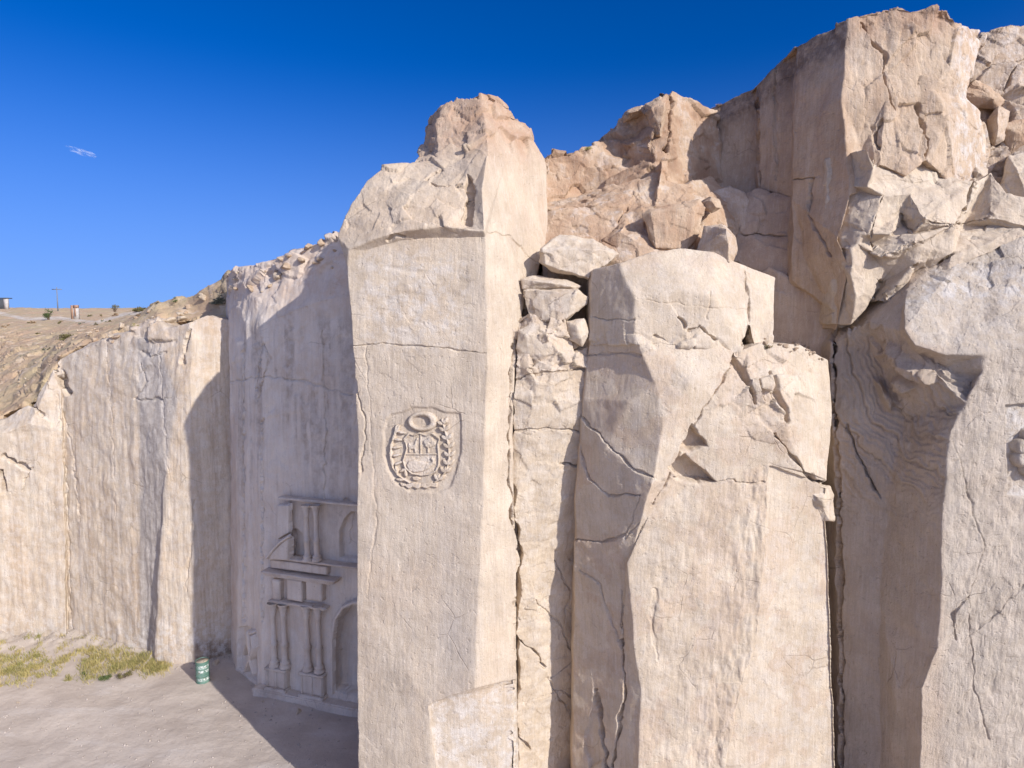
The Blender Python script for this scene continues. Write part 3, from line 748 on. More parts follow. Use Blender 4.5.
mass("ledge_block", "stepped rock blocks in deep shade left of the tall right tower", "rock block", """
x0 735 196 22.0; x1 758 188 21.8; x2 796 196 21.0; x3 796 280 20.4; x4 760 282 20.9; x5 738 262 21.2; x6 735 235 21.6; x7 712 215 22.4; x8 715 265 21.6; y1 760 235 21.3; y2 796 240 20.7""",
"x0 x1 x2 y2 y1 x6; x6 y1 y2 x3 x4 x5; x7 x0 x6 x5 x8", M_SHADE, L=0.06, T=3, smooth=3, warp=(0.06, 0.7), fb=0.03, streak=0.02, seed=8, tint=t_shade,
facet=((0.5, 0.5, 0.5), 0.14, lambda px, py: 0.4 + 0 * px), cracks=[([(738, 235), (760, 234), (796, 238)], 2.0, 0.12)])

# ------------------------------------------------------------------ right tower
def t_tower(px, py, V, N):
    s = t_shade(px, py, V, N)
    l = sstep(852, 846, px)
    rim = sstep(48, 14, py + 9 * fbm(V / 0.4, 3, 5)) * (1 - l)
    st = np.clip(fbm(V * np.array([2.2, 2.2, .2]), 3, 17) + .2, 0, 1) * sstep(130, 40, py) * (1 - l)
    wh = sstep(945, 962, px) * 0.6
    return {'oxide_shade': np.clip(s['oxide_shade'] * l + 0.8 * rim + 0.5 * st, 0, 1), 'dark': s['dark'] * l + 0.25 * rim, 'white': wh + 0.1}
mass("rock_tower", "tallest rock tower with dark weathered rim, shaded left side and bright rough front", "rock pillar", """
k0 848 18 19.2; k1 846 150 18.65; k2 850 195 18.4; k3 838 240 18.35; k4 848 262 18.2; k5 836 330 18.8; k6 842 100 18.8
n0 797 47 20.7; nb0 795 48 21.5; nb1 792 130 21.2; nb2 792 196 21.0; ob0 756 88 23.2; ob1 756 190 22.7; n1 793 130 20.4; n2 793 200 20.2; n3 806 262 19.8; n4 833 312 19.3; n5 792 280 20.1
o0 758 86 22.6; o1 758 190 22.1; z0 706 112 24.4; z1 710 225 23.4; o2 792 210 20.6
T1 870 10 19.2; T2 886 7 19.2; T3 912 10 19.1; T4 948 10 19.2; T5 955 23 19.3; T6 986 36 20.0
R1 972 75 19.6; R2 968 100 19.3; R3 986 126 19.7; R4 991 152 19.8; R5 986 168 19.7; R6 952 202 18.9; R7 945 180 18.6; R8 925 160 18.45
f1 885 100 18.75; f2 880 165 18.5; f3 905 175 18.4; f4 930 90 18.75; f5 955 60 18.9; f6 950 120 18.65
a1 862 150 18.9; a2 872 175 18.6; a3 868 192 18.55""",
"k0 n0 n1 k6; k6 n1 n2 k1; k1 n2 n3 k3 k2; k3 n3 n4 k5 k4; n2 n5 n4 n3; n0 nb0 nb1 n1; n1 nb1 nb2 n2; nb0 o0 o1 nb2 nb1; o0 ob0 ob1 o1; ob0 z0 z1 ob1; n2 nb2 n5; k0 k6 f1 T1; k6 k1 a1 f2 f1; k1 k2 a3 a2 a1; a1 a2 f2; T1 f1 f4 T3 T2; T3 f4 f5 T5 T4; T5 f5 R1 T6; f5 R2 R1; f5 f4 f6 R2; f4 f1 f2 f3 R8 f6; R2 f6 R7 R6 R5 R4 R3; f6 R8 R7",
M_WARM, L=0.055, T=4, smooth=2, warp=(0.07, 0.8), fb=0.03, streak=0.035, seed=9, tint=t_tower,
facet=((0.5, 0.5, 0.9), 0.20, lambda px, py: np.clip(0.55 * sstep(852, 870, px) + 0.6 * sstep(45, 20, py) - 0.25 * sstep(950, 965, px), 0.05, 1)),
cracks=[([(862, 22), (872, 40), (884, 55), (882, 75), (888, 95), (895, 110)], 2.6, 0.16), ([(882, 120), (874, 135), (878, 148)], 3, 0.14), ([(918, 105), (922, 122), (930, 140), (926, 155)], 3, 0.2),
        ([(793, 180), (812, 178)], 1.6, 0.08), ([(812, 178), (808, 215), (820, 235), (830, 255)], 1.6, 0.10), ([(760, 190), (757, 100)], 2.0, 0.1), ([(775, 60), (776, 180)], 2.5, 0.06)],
)

# ------------------------------------------------------------------ middle upper cliff and its ledges
def t_mid(px, py, V, N):
    n = fbm(V / 0.9, 4, 3)
    return {'oxide_shade': np.clip(0.7 + 0.6 * n, 0, 1) * sstep(300, 240, py), 'dark': 0.5 * np.clip(n * 2, 0, 1) * sstep(185, 160, py), 'white': 0.3 * (n < -0.15)}
mass("upper_cliff", "jagged orange upper cliff with a split knob on its crest, between the two tallest towers", "cliff", """
b0 536 165 22.2; b1 552 152 22.3; b2 590 148 22.7; b3 604 138 23.6; b4 624 118 23.7; b5 646 103 23.2; b6 650 108 22.4; b7 668 91 22.5; b8 688 98 22.9; b9 720 115 23.8
g1 648 148 22.0; g2 655 128 22.0
c0 540 215 21.6; c1 566 198 22.2; c2 600 186 22.5; c3 630 168 22.6; c4 652 158 21.9; c5 668 165 21.9; c6 696 185 22.8; c7 724 215 23.3
d0 540 300 20.3; d1 600 246 21; d2 664 240 21; d3 728 250 22.2; d4 665 205 21.4""",
"b0 b1 c1 c0; b1 b2 c2 c1; b2 b3 c3 c2; b3 b4 g1 c3; b4 b5 b6 g2 g1; c3 g1 c4; b6 b7 c5 c4 g1 g2; b7 b8 c6 c5; b8 b9 c7 c6; c0 c1 c2 d1 d0; c2 c3 c4 d4 d1; d1 d4 d2; c4 c5 d4; c5 c6 c7 d3 d2 d4",
M_WARM, L=0.06, T=4, smooth=2, warp=(0.09, 0.9), fb=0.04, streak=0.02, seed=10, tint=t_mid,
facet=((0.7, 0.7, 0.5), 0.26, lambda px, py: 0.8 - 0.45 * sstep(660, 680, px)),
cracks=[([(668, 92), (671, 105), (668, 118), (672, 130), (665, 150)], 3.0, 0.35)])
def t_mid2(px, py, V, N):
    n = fbm(V / 0.8, 4, 5)
    return {'oxide_shade': np.clip(0.45 + 0.7 * n, 0, 1) * sstep(290, 245, py), 'white': 0.35 * (n < -0.1)}
mass("orange_ledge", "broken orange rock ledges stepping down from the crest to the domed slab", "rock ledge", """
L0 541.9 204.0 21.7; L1 567.4 199.3 21.7; L2 592.9 190.5 21.6; L3 625.7 181.4 21.5; L4 660.7 172.3 21.4; M1 544.1 206.6 20.6; M1b 555.0 211.7 20.3; M2 568.1 207.3 20.5; M3 592.9 203.3 20.55; M4 616.6 205.8 20.4; M5 633.0 211.3 20.2; N0 541.9 242.3 20.0; N1 574.7 249.6 19.6; N2 604.6 242.3 19.7; N3 625.7 221.1 19.95; E1 637.4 205.8 20.5; E2 644.0 207.6 20.3; E3 652.7 204.7 20.5; E4 630.5 187.6 21.2; F0 661.5 159.9 21.2; F1 669.1 159.9 21.4; F2 666.6 180.3 21.0; F3 655.3 206.6 20.3; F4 660.0 180.3 20.75; G1 685.9 183.2 21.2; G2 688.4 200.7 20.6; G3 680.4 206.6 20.3; H2 710.3 176.7 22.5; H3 732.9 195.6 22.0; H4 695.7 202.9 20.7; K0 632.3 213.8 20.15; K1 640.3 206.6 20.2; K2 646.1 216.8 19.9; K3 642.9 232.1 19.6; K4 629.4 229.9 19.85; B0 601.7 240.1 19.7; B1 620.6 229.9 19.25; B2 626.5 233.5 19.2; B3 652.0 250.3 19.0; B4 622.8 264.2 18.8; B5 617.7 246.7 19.2; Z0 601.7 345 18.9; Z1 658.5 345 18.6; Z2 541.9 345 19.4; Z3 709.6 345 18.8; Z4 705.9 220.4 20.3; Z5 691.3 249.6 19.2; Z6 738 220.4 21.7; Z7 734 264.2 21.0""",
"L0 L1 M2 M1b M1; L1 L2 M3 M2; L2 L3 E4 M4 M3; M4 E4 E1 M5; L3 L4 E3 E2 E4; E4 E2 E1; M1 M1b N0; M1b M2 M3 M4 M5 N3 N2 N1 N0; L4 F0 F4 F3 E3; F0 F1 F2 F4; F4 F2 F3; F2 G1 G2 G3 F3; G1 H2 H3 H4 G2; G2 H4 G3; M5 E1 K1 K0; E1 E2 K1; K0 K1 K2 K3 K4; E2 E3 F3 G3 K2 K1; M5 K0 K4 N3; N2 N3 K4 B2 B1 B0; B0 B1 B5; B1 B2 B3 B4 B5; K4 K3 B3 B2; N2 B0 B5 N1; B5 B4 Z0 N1; B4 B3 Z1 Z0; N0 N1 Z0 Z2; K2 G3 H4 Z4 Z5 B3 K3; B3 Z5 Z3 Z1; H4 H3 Z6 Z4; Z4 Z6 Z7 Z5; Z5 Z7 Z3",
M_WARM, L=0.05, T=2.5, smooth=1, warp=(0.07, 0.55), fb=0.035, streak=0.008, seed=11, tint=t_mid2, chip=0.025,
facet=((0.4, 0.4, 0.32), 0.07, lambda px, py: 0.7 + 0 * px), cracks=[([(628, 208), (622, 216), (618, 222)], 1.6, 0.12), ([(544, 210), (560, 208), (600, 204)], 1.2, 0.1)])

# ------------------------------------------------------------------ right: debris chute, back wall, scooped mass with a lit front
def t_right(px, py, V, N):
    n = fbm(V / 0.9, 4, 3)
    return {'oxide_shade': 0.35 * np.clip(n + .3, 0, 1) * sstep(180, 100, py), 'white': 0.25 + 0.2 * (n > 0), 'grey': 0.15 + 0 * px}
mass("back_wall", "layered pale rock wall behind the right tower at the right edge of the picture", "cliff", """
y0 950 40 21.4; y1 985 35 21.4; y2 1005 28 21.3; y3 1040 22 21.2; y4 1120 10 21
m0 950 110 20.9; m1 1000 118 20.6; m2 1120 110 20.2
l0 950 220 19.8; l1 1000 215 19.5; l2 1120 205 19.2""",
"y0 y1 y2 m1 m0; y2 y3 y4 m2 m1; m0 m1 l1 l0; m1 m2 l2 l1", M_WARM, L=0.06, T=4, smooth=2, warp=(0.08, 0.8), fb=0.035, streak=0.01, bed=0.02, seed=12, tint=t_right,
facet=((0.7, 0.7, 0.45), 0.28, lambda px, py: 0.45 + 0.55 * sstep(60, 100, py)), cracks=[([(985, 65), (1005, 62), (1030, 58)], 1.8, 0.12), ([(1012, 70), (1004, 90), (1000, 110)], 2.2, 0.16)])
def t_chute(px, py, V, N):
    n = fbm(V / 0.8, 4, 3)
    return {'white': 0.12 + 0 * n, 'oxide_shade': 0.25 * np.clip(n + .2, 0, 1)}
mass("chute_floor", "pale rubble slope showing in the gaps behind the broken chute slabs", "rock slope", """
i0 836 190 19.65; i1 880 175 19.55; i2 935 190 19.65; i3 985 165 20.25; i4 1040 190 19.85
o0 842 250 18.80; o1 858 235 18.75; o2 905 215 19.05; o3 925 240 19.15; o4 950 215 19.45; o5 1000 210 19.35
u0 834 300 19.35; u1 850 300 18.75; u2 868 255 18.65; u3 875 262 18.95; u4 900 250 19.15; u5 915 268 19.15
v0 832 345 19.35; v1 850 335 19.15; v2 875 320 19.05; v3 910 300 18.85; v4 940 250 19.05; v5 1040 250 19.05""",
"i0 i1 o1 o0; i1 i2 o2 o1; i2 i3 o4 o3 o2; i3 i4 o5 o4; o0 o1 u2 u1 u0; o1 o2 u4 u3 u2; o2 o3 u5 u4; o3 o4 v4 u5; u0 u1 v1 v0; u1 u2 u3 v2 v1; u3 u4 u5 v3 v2; u5 v4 v3; o4 o5 v5 v4",
M_PALE, L=0.05, T=2.5, smooth=2, warp=(0.07, 0.6), fb=0.03, streak=0.0, seed=13, tint=t_chute,
facet=((0.7, 0.7, 0.6), 0.16, lambda px, py: 0.75 + 0 * px),
cracks=[([(985, 195), (972, 215), (962, 235), (955, 250)], 3.0, 0.3), ([(905, 240), (918, 236)], 2, 0.1)])

mass("broken_chute", "broken pale slabs and ribs filling the chute between the right tower and the scooped cliff", "rock slope", """
g0 841.9 153.9 18.95; g1 867.3 150.0 18.0; g2 873.6 168.4 17.95; g3 867.7 186.7 18.05; g4 841.2 186.7 18.9; u1 874.0 179.3 18.35; u2 927.9 178.5 18.5; u3 934.9 184.4 18.5; u4 910.3 194.5 18.15; u5 884.1 195.3 18.05; p0 854.4 197.7 18.5; p1 848.2 223.0 18.35; p2 870.8 233.2 17.95; p3 890.0 234.8 17.8; p4 900.5 213.3 18.3; a1 933.7 191.8 18.25; a2 963.0 180.1 18.5; a3 975.5 182.0 18.55; a4 955.2 225.0 17.9; a5 924.0 219.1 17.6; a6 901.3 225.0 18.4; a7 912.2 234.8 18.0; b0 870.5 244.5 18.35; b1 888.8 235.5 18.15; b3 916.9 235.2 17.75; b4 914.6 243.0 17.65; b5 884.9 254.7 17.8; b6 873.2 252.3 18.1; s0 838.8 238.7 18.5; s1 849.8 228.1 18.35; s2 860.7 234.8 18.05; s3 857.6 243.0 18.1; s4 839.6 248.0 18.5; c0 830.2 250.8 19.0; c1 851.7 249.2 18.1; c2 869.3 246.5 18.3; c3 879.4 264.1 18.35; c4 877.1 283.6 18.4; c5 869.3 303.1 18.4; c6 851.7 323.4 18.4; c7 832.6 324.2 18.95; c8 850.9 273.8 18.05; c9 856.0 295.3 18.1; t0 877.9 255.1 18.25; t1 897.4 257.0 18.1; t2 887.2 275.8 18.4; r0 902.9 251.6 18.0; r1 916.9 246.1 17.85; r2 914.6 264.1 17.95; r3 884.9 300.4 18.15; r4 872.0 302.0 18.55; r5 880.2 283.6 18.6; q0 952.1 255.1 17.85; q1 948.2 271.9 17.85; q2 924.0 296.1 17.9; q3 899.0 299.2 18.35; q4 913.0 275.8 18.4; v1 990.4 173.4 18.85; v2 1006.0 193.8 18.4; v3 1037.2 197.7 18.3; v4 990.4 218.0 18.2; v5 962.2 225.8 18.75; v6 1037.2 228.9 18.0; g5 826.3 158.6 19.2; g6 826.3 217.2 19.0; g7 826.3 252.3 19.2; x1 874.0 154.7 18.8; x2 927.9 162.5 18.8; x3 942.7 174.2 18.85""",
"x1 x2 u2 u1; x2 x3 u3 u2; u3 x3 a2 a1; g2 x1 u1; g0 g1 g2 g3 g4; g5 g0 g4 g6; g6 g4 p0 p1; g2 u1 g3; g4 g3 u5 p0; g3 u1 u5; u1 u2 u3 u4 u5; p0 u5 p2 p1; u5 u4 p4 p3 p2; p3 p4 a6; p4 u4 a5 a6; u4 u3 a1; u4 a1 a2 a3 a4 a5; a5 a7 a6; p3 a6 b1 p2; p2 b1 b0; p1 p2 s2 s1; s2 p2 b0; s0 s1 s2 s3 s4; g6 p1 s1 s0 g7; b1 a6 a7 b3; b1 b3 b4; b0 b1 b4 b5 b6; s3 s2 b0 b6; s4 s3 c1 c0; g7 s0 s4 c0; s3 b6 c2 c1; b6 b5 t0 c2; c2 t0 c3; b5 b4 r1 r0 t1 t0; c0 c1 c8 c9 c6 c7; c1 c2 c3 c4 c5 c6 c9 c8; t0 t1 t2 c3; t1 r0 r5 t2; c3 t2 r5 c4; c4 r5 r4 c5; r0 r1 r2 r3 r4 r5; r1 q0 q4 r2; r2 q4 q3 r3; q0 q1 q2 q3 q4; a7 a5 a4 q0 r1 b4 b3; a3 v1 v5 a4; v1 v2 v4 v5; v2 v3 v6 v4; a4 v5 v4 v6 q1 q0",
M_PALE, L=0.045, T=2.2, smooth=1, warp=(0.06, 0.5), fb=0.03, streak=0.0, seed=31, tint=t_chute, chip=0.02, facet=((0.4, 0.4, 0.35), 0.05, lambda px, py: 0.6 + 0 * px),
cracks=[([(879, 280), (874, 292), (869, 307)], 1.8, 0.16), ([(916, 264), (902, 284), (885, 300)], 2.0, 0.18), ([(951, 255), (925, 274), (899, 299)], 2.0, 0.2), ([(870, 244), (873, 252), (885, 255), (914, 243)], 1.5, 0.12), ([(883, 195), (877, 215), (871, 233)], 1.2, 0.1), ([(900, 213), (901, 225), (912, 232), (924, 219)], 1.4, 0.1), ([(974, 184), (966, 205), (956, 226)], 2.2, 0.2), ([(877, 290), (872, 305)], 1.5, 0.1), ([(930, 222), (955, 226), (985, 218)], 1.3, 0.12)])

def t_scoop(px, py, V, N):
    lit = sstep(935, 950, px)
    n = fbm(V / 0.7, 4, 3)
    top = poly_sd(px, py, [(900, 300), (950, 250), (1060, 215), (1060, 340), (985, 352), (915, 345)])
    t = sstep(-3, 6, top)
    return {'white': 0.6 * (poly_sd(px, py, ROSE) > 0) + 0.5 * t * (1 - sstep(6, 26, np.abs(py - 285))) + 0.2 * t + 0.1, 'oxide_shade': 0.3 * (1 - lit) * (1 - t), 'grey': 0.25 * lit * (1 - t) + 0.25 * t * sstep(262, 250, py)}  # hollow painted browner than the front to stand for its shade
def scoop(px, py, V, N):
    """arcs of the digging bucket in the hollow, bedding in the slope above it"""
    sc = poly_sd(px, py, [(836, 300), (905, 330), (960, 372), (985, 372), (952, 430), (940, 690), (838, 700), (834, 400)])
    m = sstep(0, 12, sc)
    rr = np.hypot(px - 985, (py - 330) * 0.9)
    ph = rr / 27 + 0.5 * fbm(V / 0.9, 3, 3)
    arcs = np.abs((ph % 1) - 0.5) * 2
    cut = m * sstep(560, 430, py) * (0.09 * ((ph % 1) ** 1.6 - 0.4) + 0.022 * np.sin(ph * 26) + 0.02 * fbm(V / 0.25, 3, 44))
    slope = sstep(0, 8, poly_sd(px, py, [(905, 300), (950, 255), (1060, 230), (1060, 345), (985, 352), (915, 345)]))
    bedding = slope * 0.035 * fbm(V * np.array([.6, .6, 6.0]), 3, 23)
    for cres, hh in (([(889, 342), (897, 345), (912, 359), (936, 372), (937, 384), (915, 377), (898, 364)], .34), ([(873, 377), (880, 379), (887, 391), (893, 404), (890, 413), (881, 400)], .34), ([(896, 376), (905, 375), (918, 385), (909, 393), (898, 389)], .3)):
        cut = cut + hh * sstep(-1.0, 3.5, poly_sd(px + 1.5 * perlin(V / .3, 5), py + 1.5 * perlin(V / .3, 6), cres))
    cut = cut + 0.09 * fbm(V * np.array([4, 4, .8]), 3, 71) * sstep(922, 932, px) * sstep(356, 360, py) * sstep(405, 385, py) * m
    front = sstep(940, 960, px) * sstep(350, 375, py)
    pocked = front * (0.03 * fbm(V * np.array([3.5, 3.5, 2.2]), 4, 27) + 0.025 * np.maximum(fbm(V * np.array([7, 7, 2.2]), 2, 29), 0))
    return cut + bedding + pocked
ROSE = [(1008, 496), (1006, 405), (1080, 400), (1080, 500)]
right_mass = mass("scooped_cliff", "right hand cliff with a shaded scooped hollow and lit grey front bearing a rosette", "cliff", """
z0 940 246 18.7; z1 985 228 18.5; z2 1030 216 18.3; z3 1160 190 17.8
s0 905 300 17.6; s1 930 268 18.1; s2 915 262 18.6; s3 870 322 18.2; s4 846 330 18.75
p0 905 328 16.9; p1 916 345 16.65; p2 945 356 16.45; p3 985 354 16.3; p4 1030 345 16.3; p5 1160 330 16.3
q0 900 331 17.3; q1 914 352 17.1; q2 945 367 16.95; q3 972 384 16.75; q4 985 368 16.35
G0 832 345 18.95; G1 833 420 18.9; G2 838 480 18.85; G3 841 600 18.8; G4 842 g 18.8
h0 870 345 18.5; h1 905 420 18.15; h2 890 480 18.15; h3 880 600 18.1; h4 880 g 18.0
e0 966 402 16.5; e1 951 432 16.5; e2 943 500 16.5; e3 940 600 16.5; e4 939 645 16.5; e5 922 690 16.6; e6 917 g 16.55; d4 905 645 17.3; d5 898 690 17.3
f1 1040 500 16.48; f2 1160 500 16.45; f3 1160 g 16.45; f4 1030 g 16.5; f5 1040 400 16.45""",
"z0 z1 p2 p1 p0 s1; s1 p0 s0; z1 z2 p3 p2; z2 z3 p5 p4 p3; s2 z0 s1; s2 s1 s0 s3; s3 s0 q0 h0; s0 p0 q0; p0 p1 q1 q0; p1 p2 q2 q1; p2 p3 q4 q3 q2; s4 s3 h0 G0; G0 h0 h1 h2 G2 G1; h0 q0 q1 h1; q1 q2 q3 e0 e1 h1; h1 e1 e2 h2; h2 e2 e3 e4 d4 h3; G2 h2 h3 G3; G3 h3 h4 G4; h3 d4 d5 h4; d4 e4 e5 d5; d5 e5 e6 h4; q4 e0 q3; p3 p4 f5 e0 q4; p4 p5 f2 f1 f5; e0 f5 f1 e2 e1; e2 f1 f4 e6 e5 e4 e3; f1 f2 f3 f4",
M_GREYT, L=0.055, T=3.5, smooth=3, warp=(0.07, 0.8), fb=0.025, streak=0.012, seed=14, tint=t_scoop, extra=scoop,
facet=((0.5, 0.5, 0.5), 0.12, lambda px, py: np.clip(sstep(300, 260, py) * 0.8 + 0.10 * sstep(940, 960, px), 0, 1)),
cracks=[([(834, 300), (833, 400), (836, 440), (839, 520), (842, 768)], 2.6, 0.35), ([(848, 425), (858, 455), (875, 490)], 1.8, 0.12), ([(862, 460), (880, 500)], 1.2, 0.06),
        ([(952, 440), (963, 470), (975, 520), (985, 545), (968, 600), (975, 690), (990, 740)], 1.0, 0.035), ([(968, 640), (1000, 610), (1024, 585)], 1.0, 0.03), ([(968, 598), (952, 615), (955, 640)], 1.6, 0.06),
        ([(868, 270), (858, 300), (850, 330)], 2.0, 0.1)],
pockets=[(ROSE, 0.15, 1.0, 0.15)])
# ------------------------------------------------------------------ boulders wedged in the broken ground
def rock(name, label, outline, Y, ridge, mat, back=0.9, **kw):
    """outline px,py[,dY]; ridge px,py,dY in front of Y"""
    free = 'stack' in label or 'slab' in label or 'knob' in label or 'half shaded' in label or 'wedge' in label or 'capstone' in label
    grow, shr, fwd = (1.0, 0.75, 1.0) if free else (1.14, 1.0, 0.72)
    if not free: back = 2.0; Y = Y + 0.22
    mx, my = sum(o[0] for o in outline) / len(outline), sum(o[1] for o in outline) / len(outline)
    outline = [(mx + (o[0] - mx) * grow, my + (o[1] - my) * grow) + tuple(o[2:]) for o in outline]
    ridge = [(a, b, d * fwd) for a, b, d in ridge]
    pts = [(o[0], o[1], Y + (o[2] if len(o) > 2 else 0)) for o in outline]
    cx = sum(o[0] for o in outline) / len(outline); cy = sum(o[1] for o in outline) / len(outline)
    pts += [(cx + (p[0] - cx) * shr, cy + (p[1] - cy) * shr, Y + back) for p in pts]
    pts += [(a, b, Y + d) for a, b, d in ridge]
    return boulder(name, label, pts, mat, **kw)
def t_b(px, py, V, N): return {'white': 0.3 + 0 * px, 'oxide_shade': 0.3 * np.clip(fbm(V / .5, 3, 3) + .2, 0, 1)}
def t_o(px, py, V, N): return {'oxide_shade': np.clip(0.4 + 0.8 * fbm(V / .6, 3, 3), 0, 1)}
rk = dict(smooth=0, warp=(0.05, 0.5), fb=0.03, facet=((0.45, 0.45, 0.35), 0.03), chip=0.02)
BO = [
 ("boulder", "big tan slab wedged beside the pillar, topmost of the three stacked slabs", [(538, 262), (541, 249), (560, 234, .35), (593, 239, .35), (602, 247, .2), (619, 254), (603, 268), (588, 280), (552, 271)], 18.7, [(543, 250, -.25), (595, 249, -.35), (588, 278, -.3), (545, 265, -.3)], M_PALE, t_b),
 ("boulder", "thin tan slab lying between the big tan slab and the pointed wedge rock", [(521, 279), (535, 275, .2), (562, 279, .2), (581, 285), (578, 289), (550, 290), (523, 290)], 18.5, [(536, 281, -.2), (570, 286, -.2)], M_PALE, t_b),
 ("boulder", "pointed wedge rock under the thin slab, lowest of the stacked slabs by the pillar", [(523, 291), (540, 289, .1), (579, 290), (589, 297), (587, 304), (566, 321), (552, 324), (529, 316)], 18.3, [(550, 291, -.25), (576, 293, -.35), (553, 321, -.3), (566, 318, -.3), (530, 300, -.05)], M_PALE, t_b),
 ("boulder", "small squarish rock filling the gap below the pointed wedge rock", [(566, 322), (585, 318), (588, 332), (582, 346), (570, 340)], 18.1, [(576, 326, -.2), (580, 338, -.2)], M_PALE, t_b),
 ("boulder", "blocky pale rock just below the wedge rock beside the long vertical crack", [(518, 330), (535, 322), (556, 330), (560, 352), (540, 362), (517, 356)], 18.0, [(526, 334, -.18), (550, 338, -.2), (545, 355, -.15)], M_PALE, t_b),
 ("boulder", "warm textured block right of the orange ledge, behind the dome of the slab", [(641, 214), (652, 207), (700, 199, .2), (706, 208, .2), (697, 240), (688, 252), (655, 252), (648, 235)], 19.3, [(650, 212, -.2), (695, 208, -.15), (688, 248, -.25), (656, 248, -.3)], M_WARM, t_o),
 ("boulder", "half shaded boulder sitting on the right shoulder of the domed slab", [(694, 253), (704, 226), (722, 224), (736, 238), (738, 250), (732, 266), (712, 262)], 18.6, [(727, 229, -.65), (729, 262, -.6), (716, 226, -.3), (735, 240, -.35)], M_WARM, t_b),
 ("boulder", "small knobbly rock above the half shaded boulder", [(701, 202), (710, 196), (720, 199), (722, 208), (712, 213), (703, 210)], 19.6, [(712, 201, -.3), (716, 207, -.25)], M_WARM, t_o),
 ("boulder", "rounded rock in half shade below the dark recess wall", [(712, 196), (730, 190), (744, 196), (758, 232), (752, 248), (734, 240), (722, 215)], 21.5, [(730, 198, -.3), (742, 226, -.3)], M_SHADE, t_b),
 ("boulder", "capstone perched on the shaded slope left of the split knob", [(621, 118), (628, 110), (642, 106), (646, 112), (636, 118), (624, 123)], 22.9, [(630, 113, -.5), (640, 110, -.5)], M_WARM, t_o),
 ("boulder", "overhanging left half of the split knob on the crest", [(645, 104), (660, 97), (668, 100), (667, 118), (662, 140), (652, 138), (649, 122)], 22.3, [(652, 108, -.5), (664, 106, -.6), (660, 134, -.5)], M_WARM, t_o),
 ("boulder", "large smooth lit boulder at the right border above the scooped cliff", [(1004, 186), (1012, 160), (1040, 150), (1070, 170), (1070, 214), (1024, 216), (1010, 206)], 19.2, [(1016, 168, -.5), (1050, 170, -.6), (1030, 205, -.7)], M_PALE, t_b),
 ("boulder", "brown shaded stone in the notch right of the tower", [(966, 92), (976, 82), (990, 88), (1002, 100), (996, 108), (974, 106)], 20.3, [(978, 90, -.2), (994, 98, -.5)], M_WARM, t_o),
 ("boulder", "pale stone wedged under the brown shaded stone beside the tower", [(986, 120), (998, 106), (1010, 112), (1004, 140), (994, 146), (988, 138)], 20.0, [(998, 114, -.4), (998, 136, -.4)], M_WARM, t_b),
 ("boulder", "reddish crumbly rock at the right border below the layered back wall", [(1004, 126), (1030, 120), (1060, 130), (1050, 156), (1012, 154)], 20.0, [(1016, 132, -.3), (1034, 134, -.4)], M_WARM, t_o),
 ("boulder", "little stone in the crack below the tower's white tip", [(968, 172), (976, 167), (986, 170), (986, 180), (974, 182)], 19.2, [(978, 172, -.4)], M_PALE, t_b),
 ("boulder", "broken wedge hanging at the right edge of the split block", [(806, 488), (814, 484), (829, 486), (834, 496), (834, 522), (820, 520), (808, 508)], 17.85, [(810, 492, -.2), (822, 500, -.3), (831, 490, .1), (828, 520, -.1)], M_PALE, t_b),
 ("boulder", "dark topped rock outside the slope of the scooped cliff, right border", [(1036, 330), (1042, 306), (1064, 298), (1090, 312), (1088, 340), (1060, 348)], 16.4, [(1050, 312, -.5), (1070, 325, -.7)], M_GREYT, t_b),
 ("boulder", "lump of pale rock topping the grey vertical strip of the far left wall", [(139, 345), (146, 326), (158, 319), (168, 332), (166, 350), (150, 352)], 28.6, [(154, 330, -.7), (162, 338, -.5)], M_LEFT, t_b),
]
for i, (n, lab, out, Y, rid, mat, tn) in enumerate(BO):
    rock(n, lab, out, Y, rid, mat, tint=tn, group="boulders wedged among the cliffs", seed=20 + i, L=0.05 if Y < 21 else 0.07, **rk)

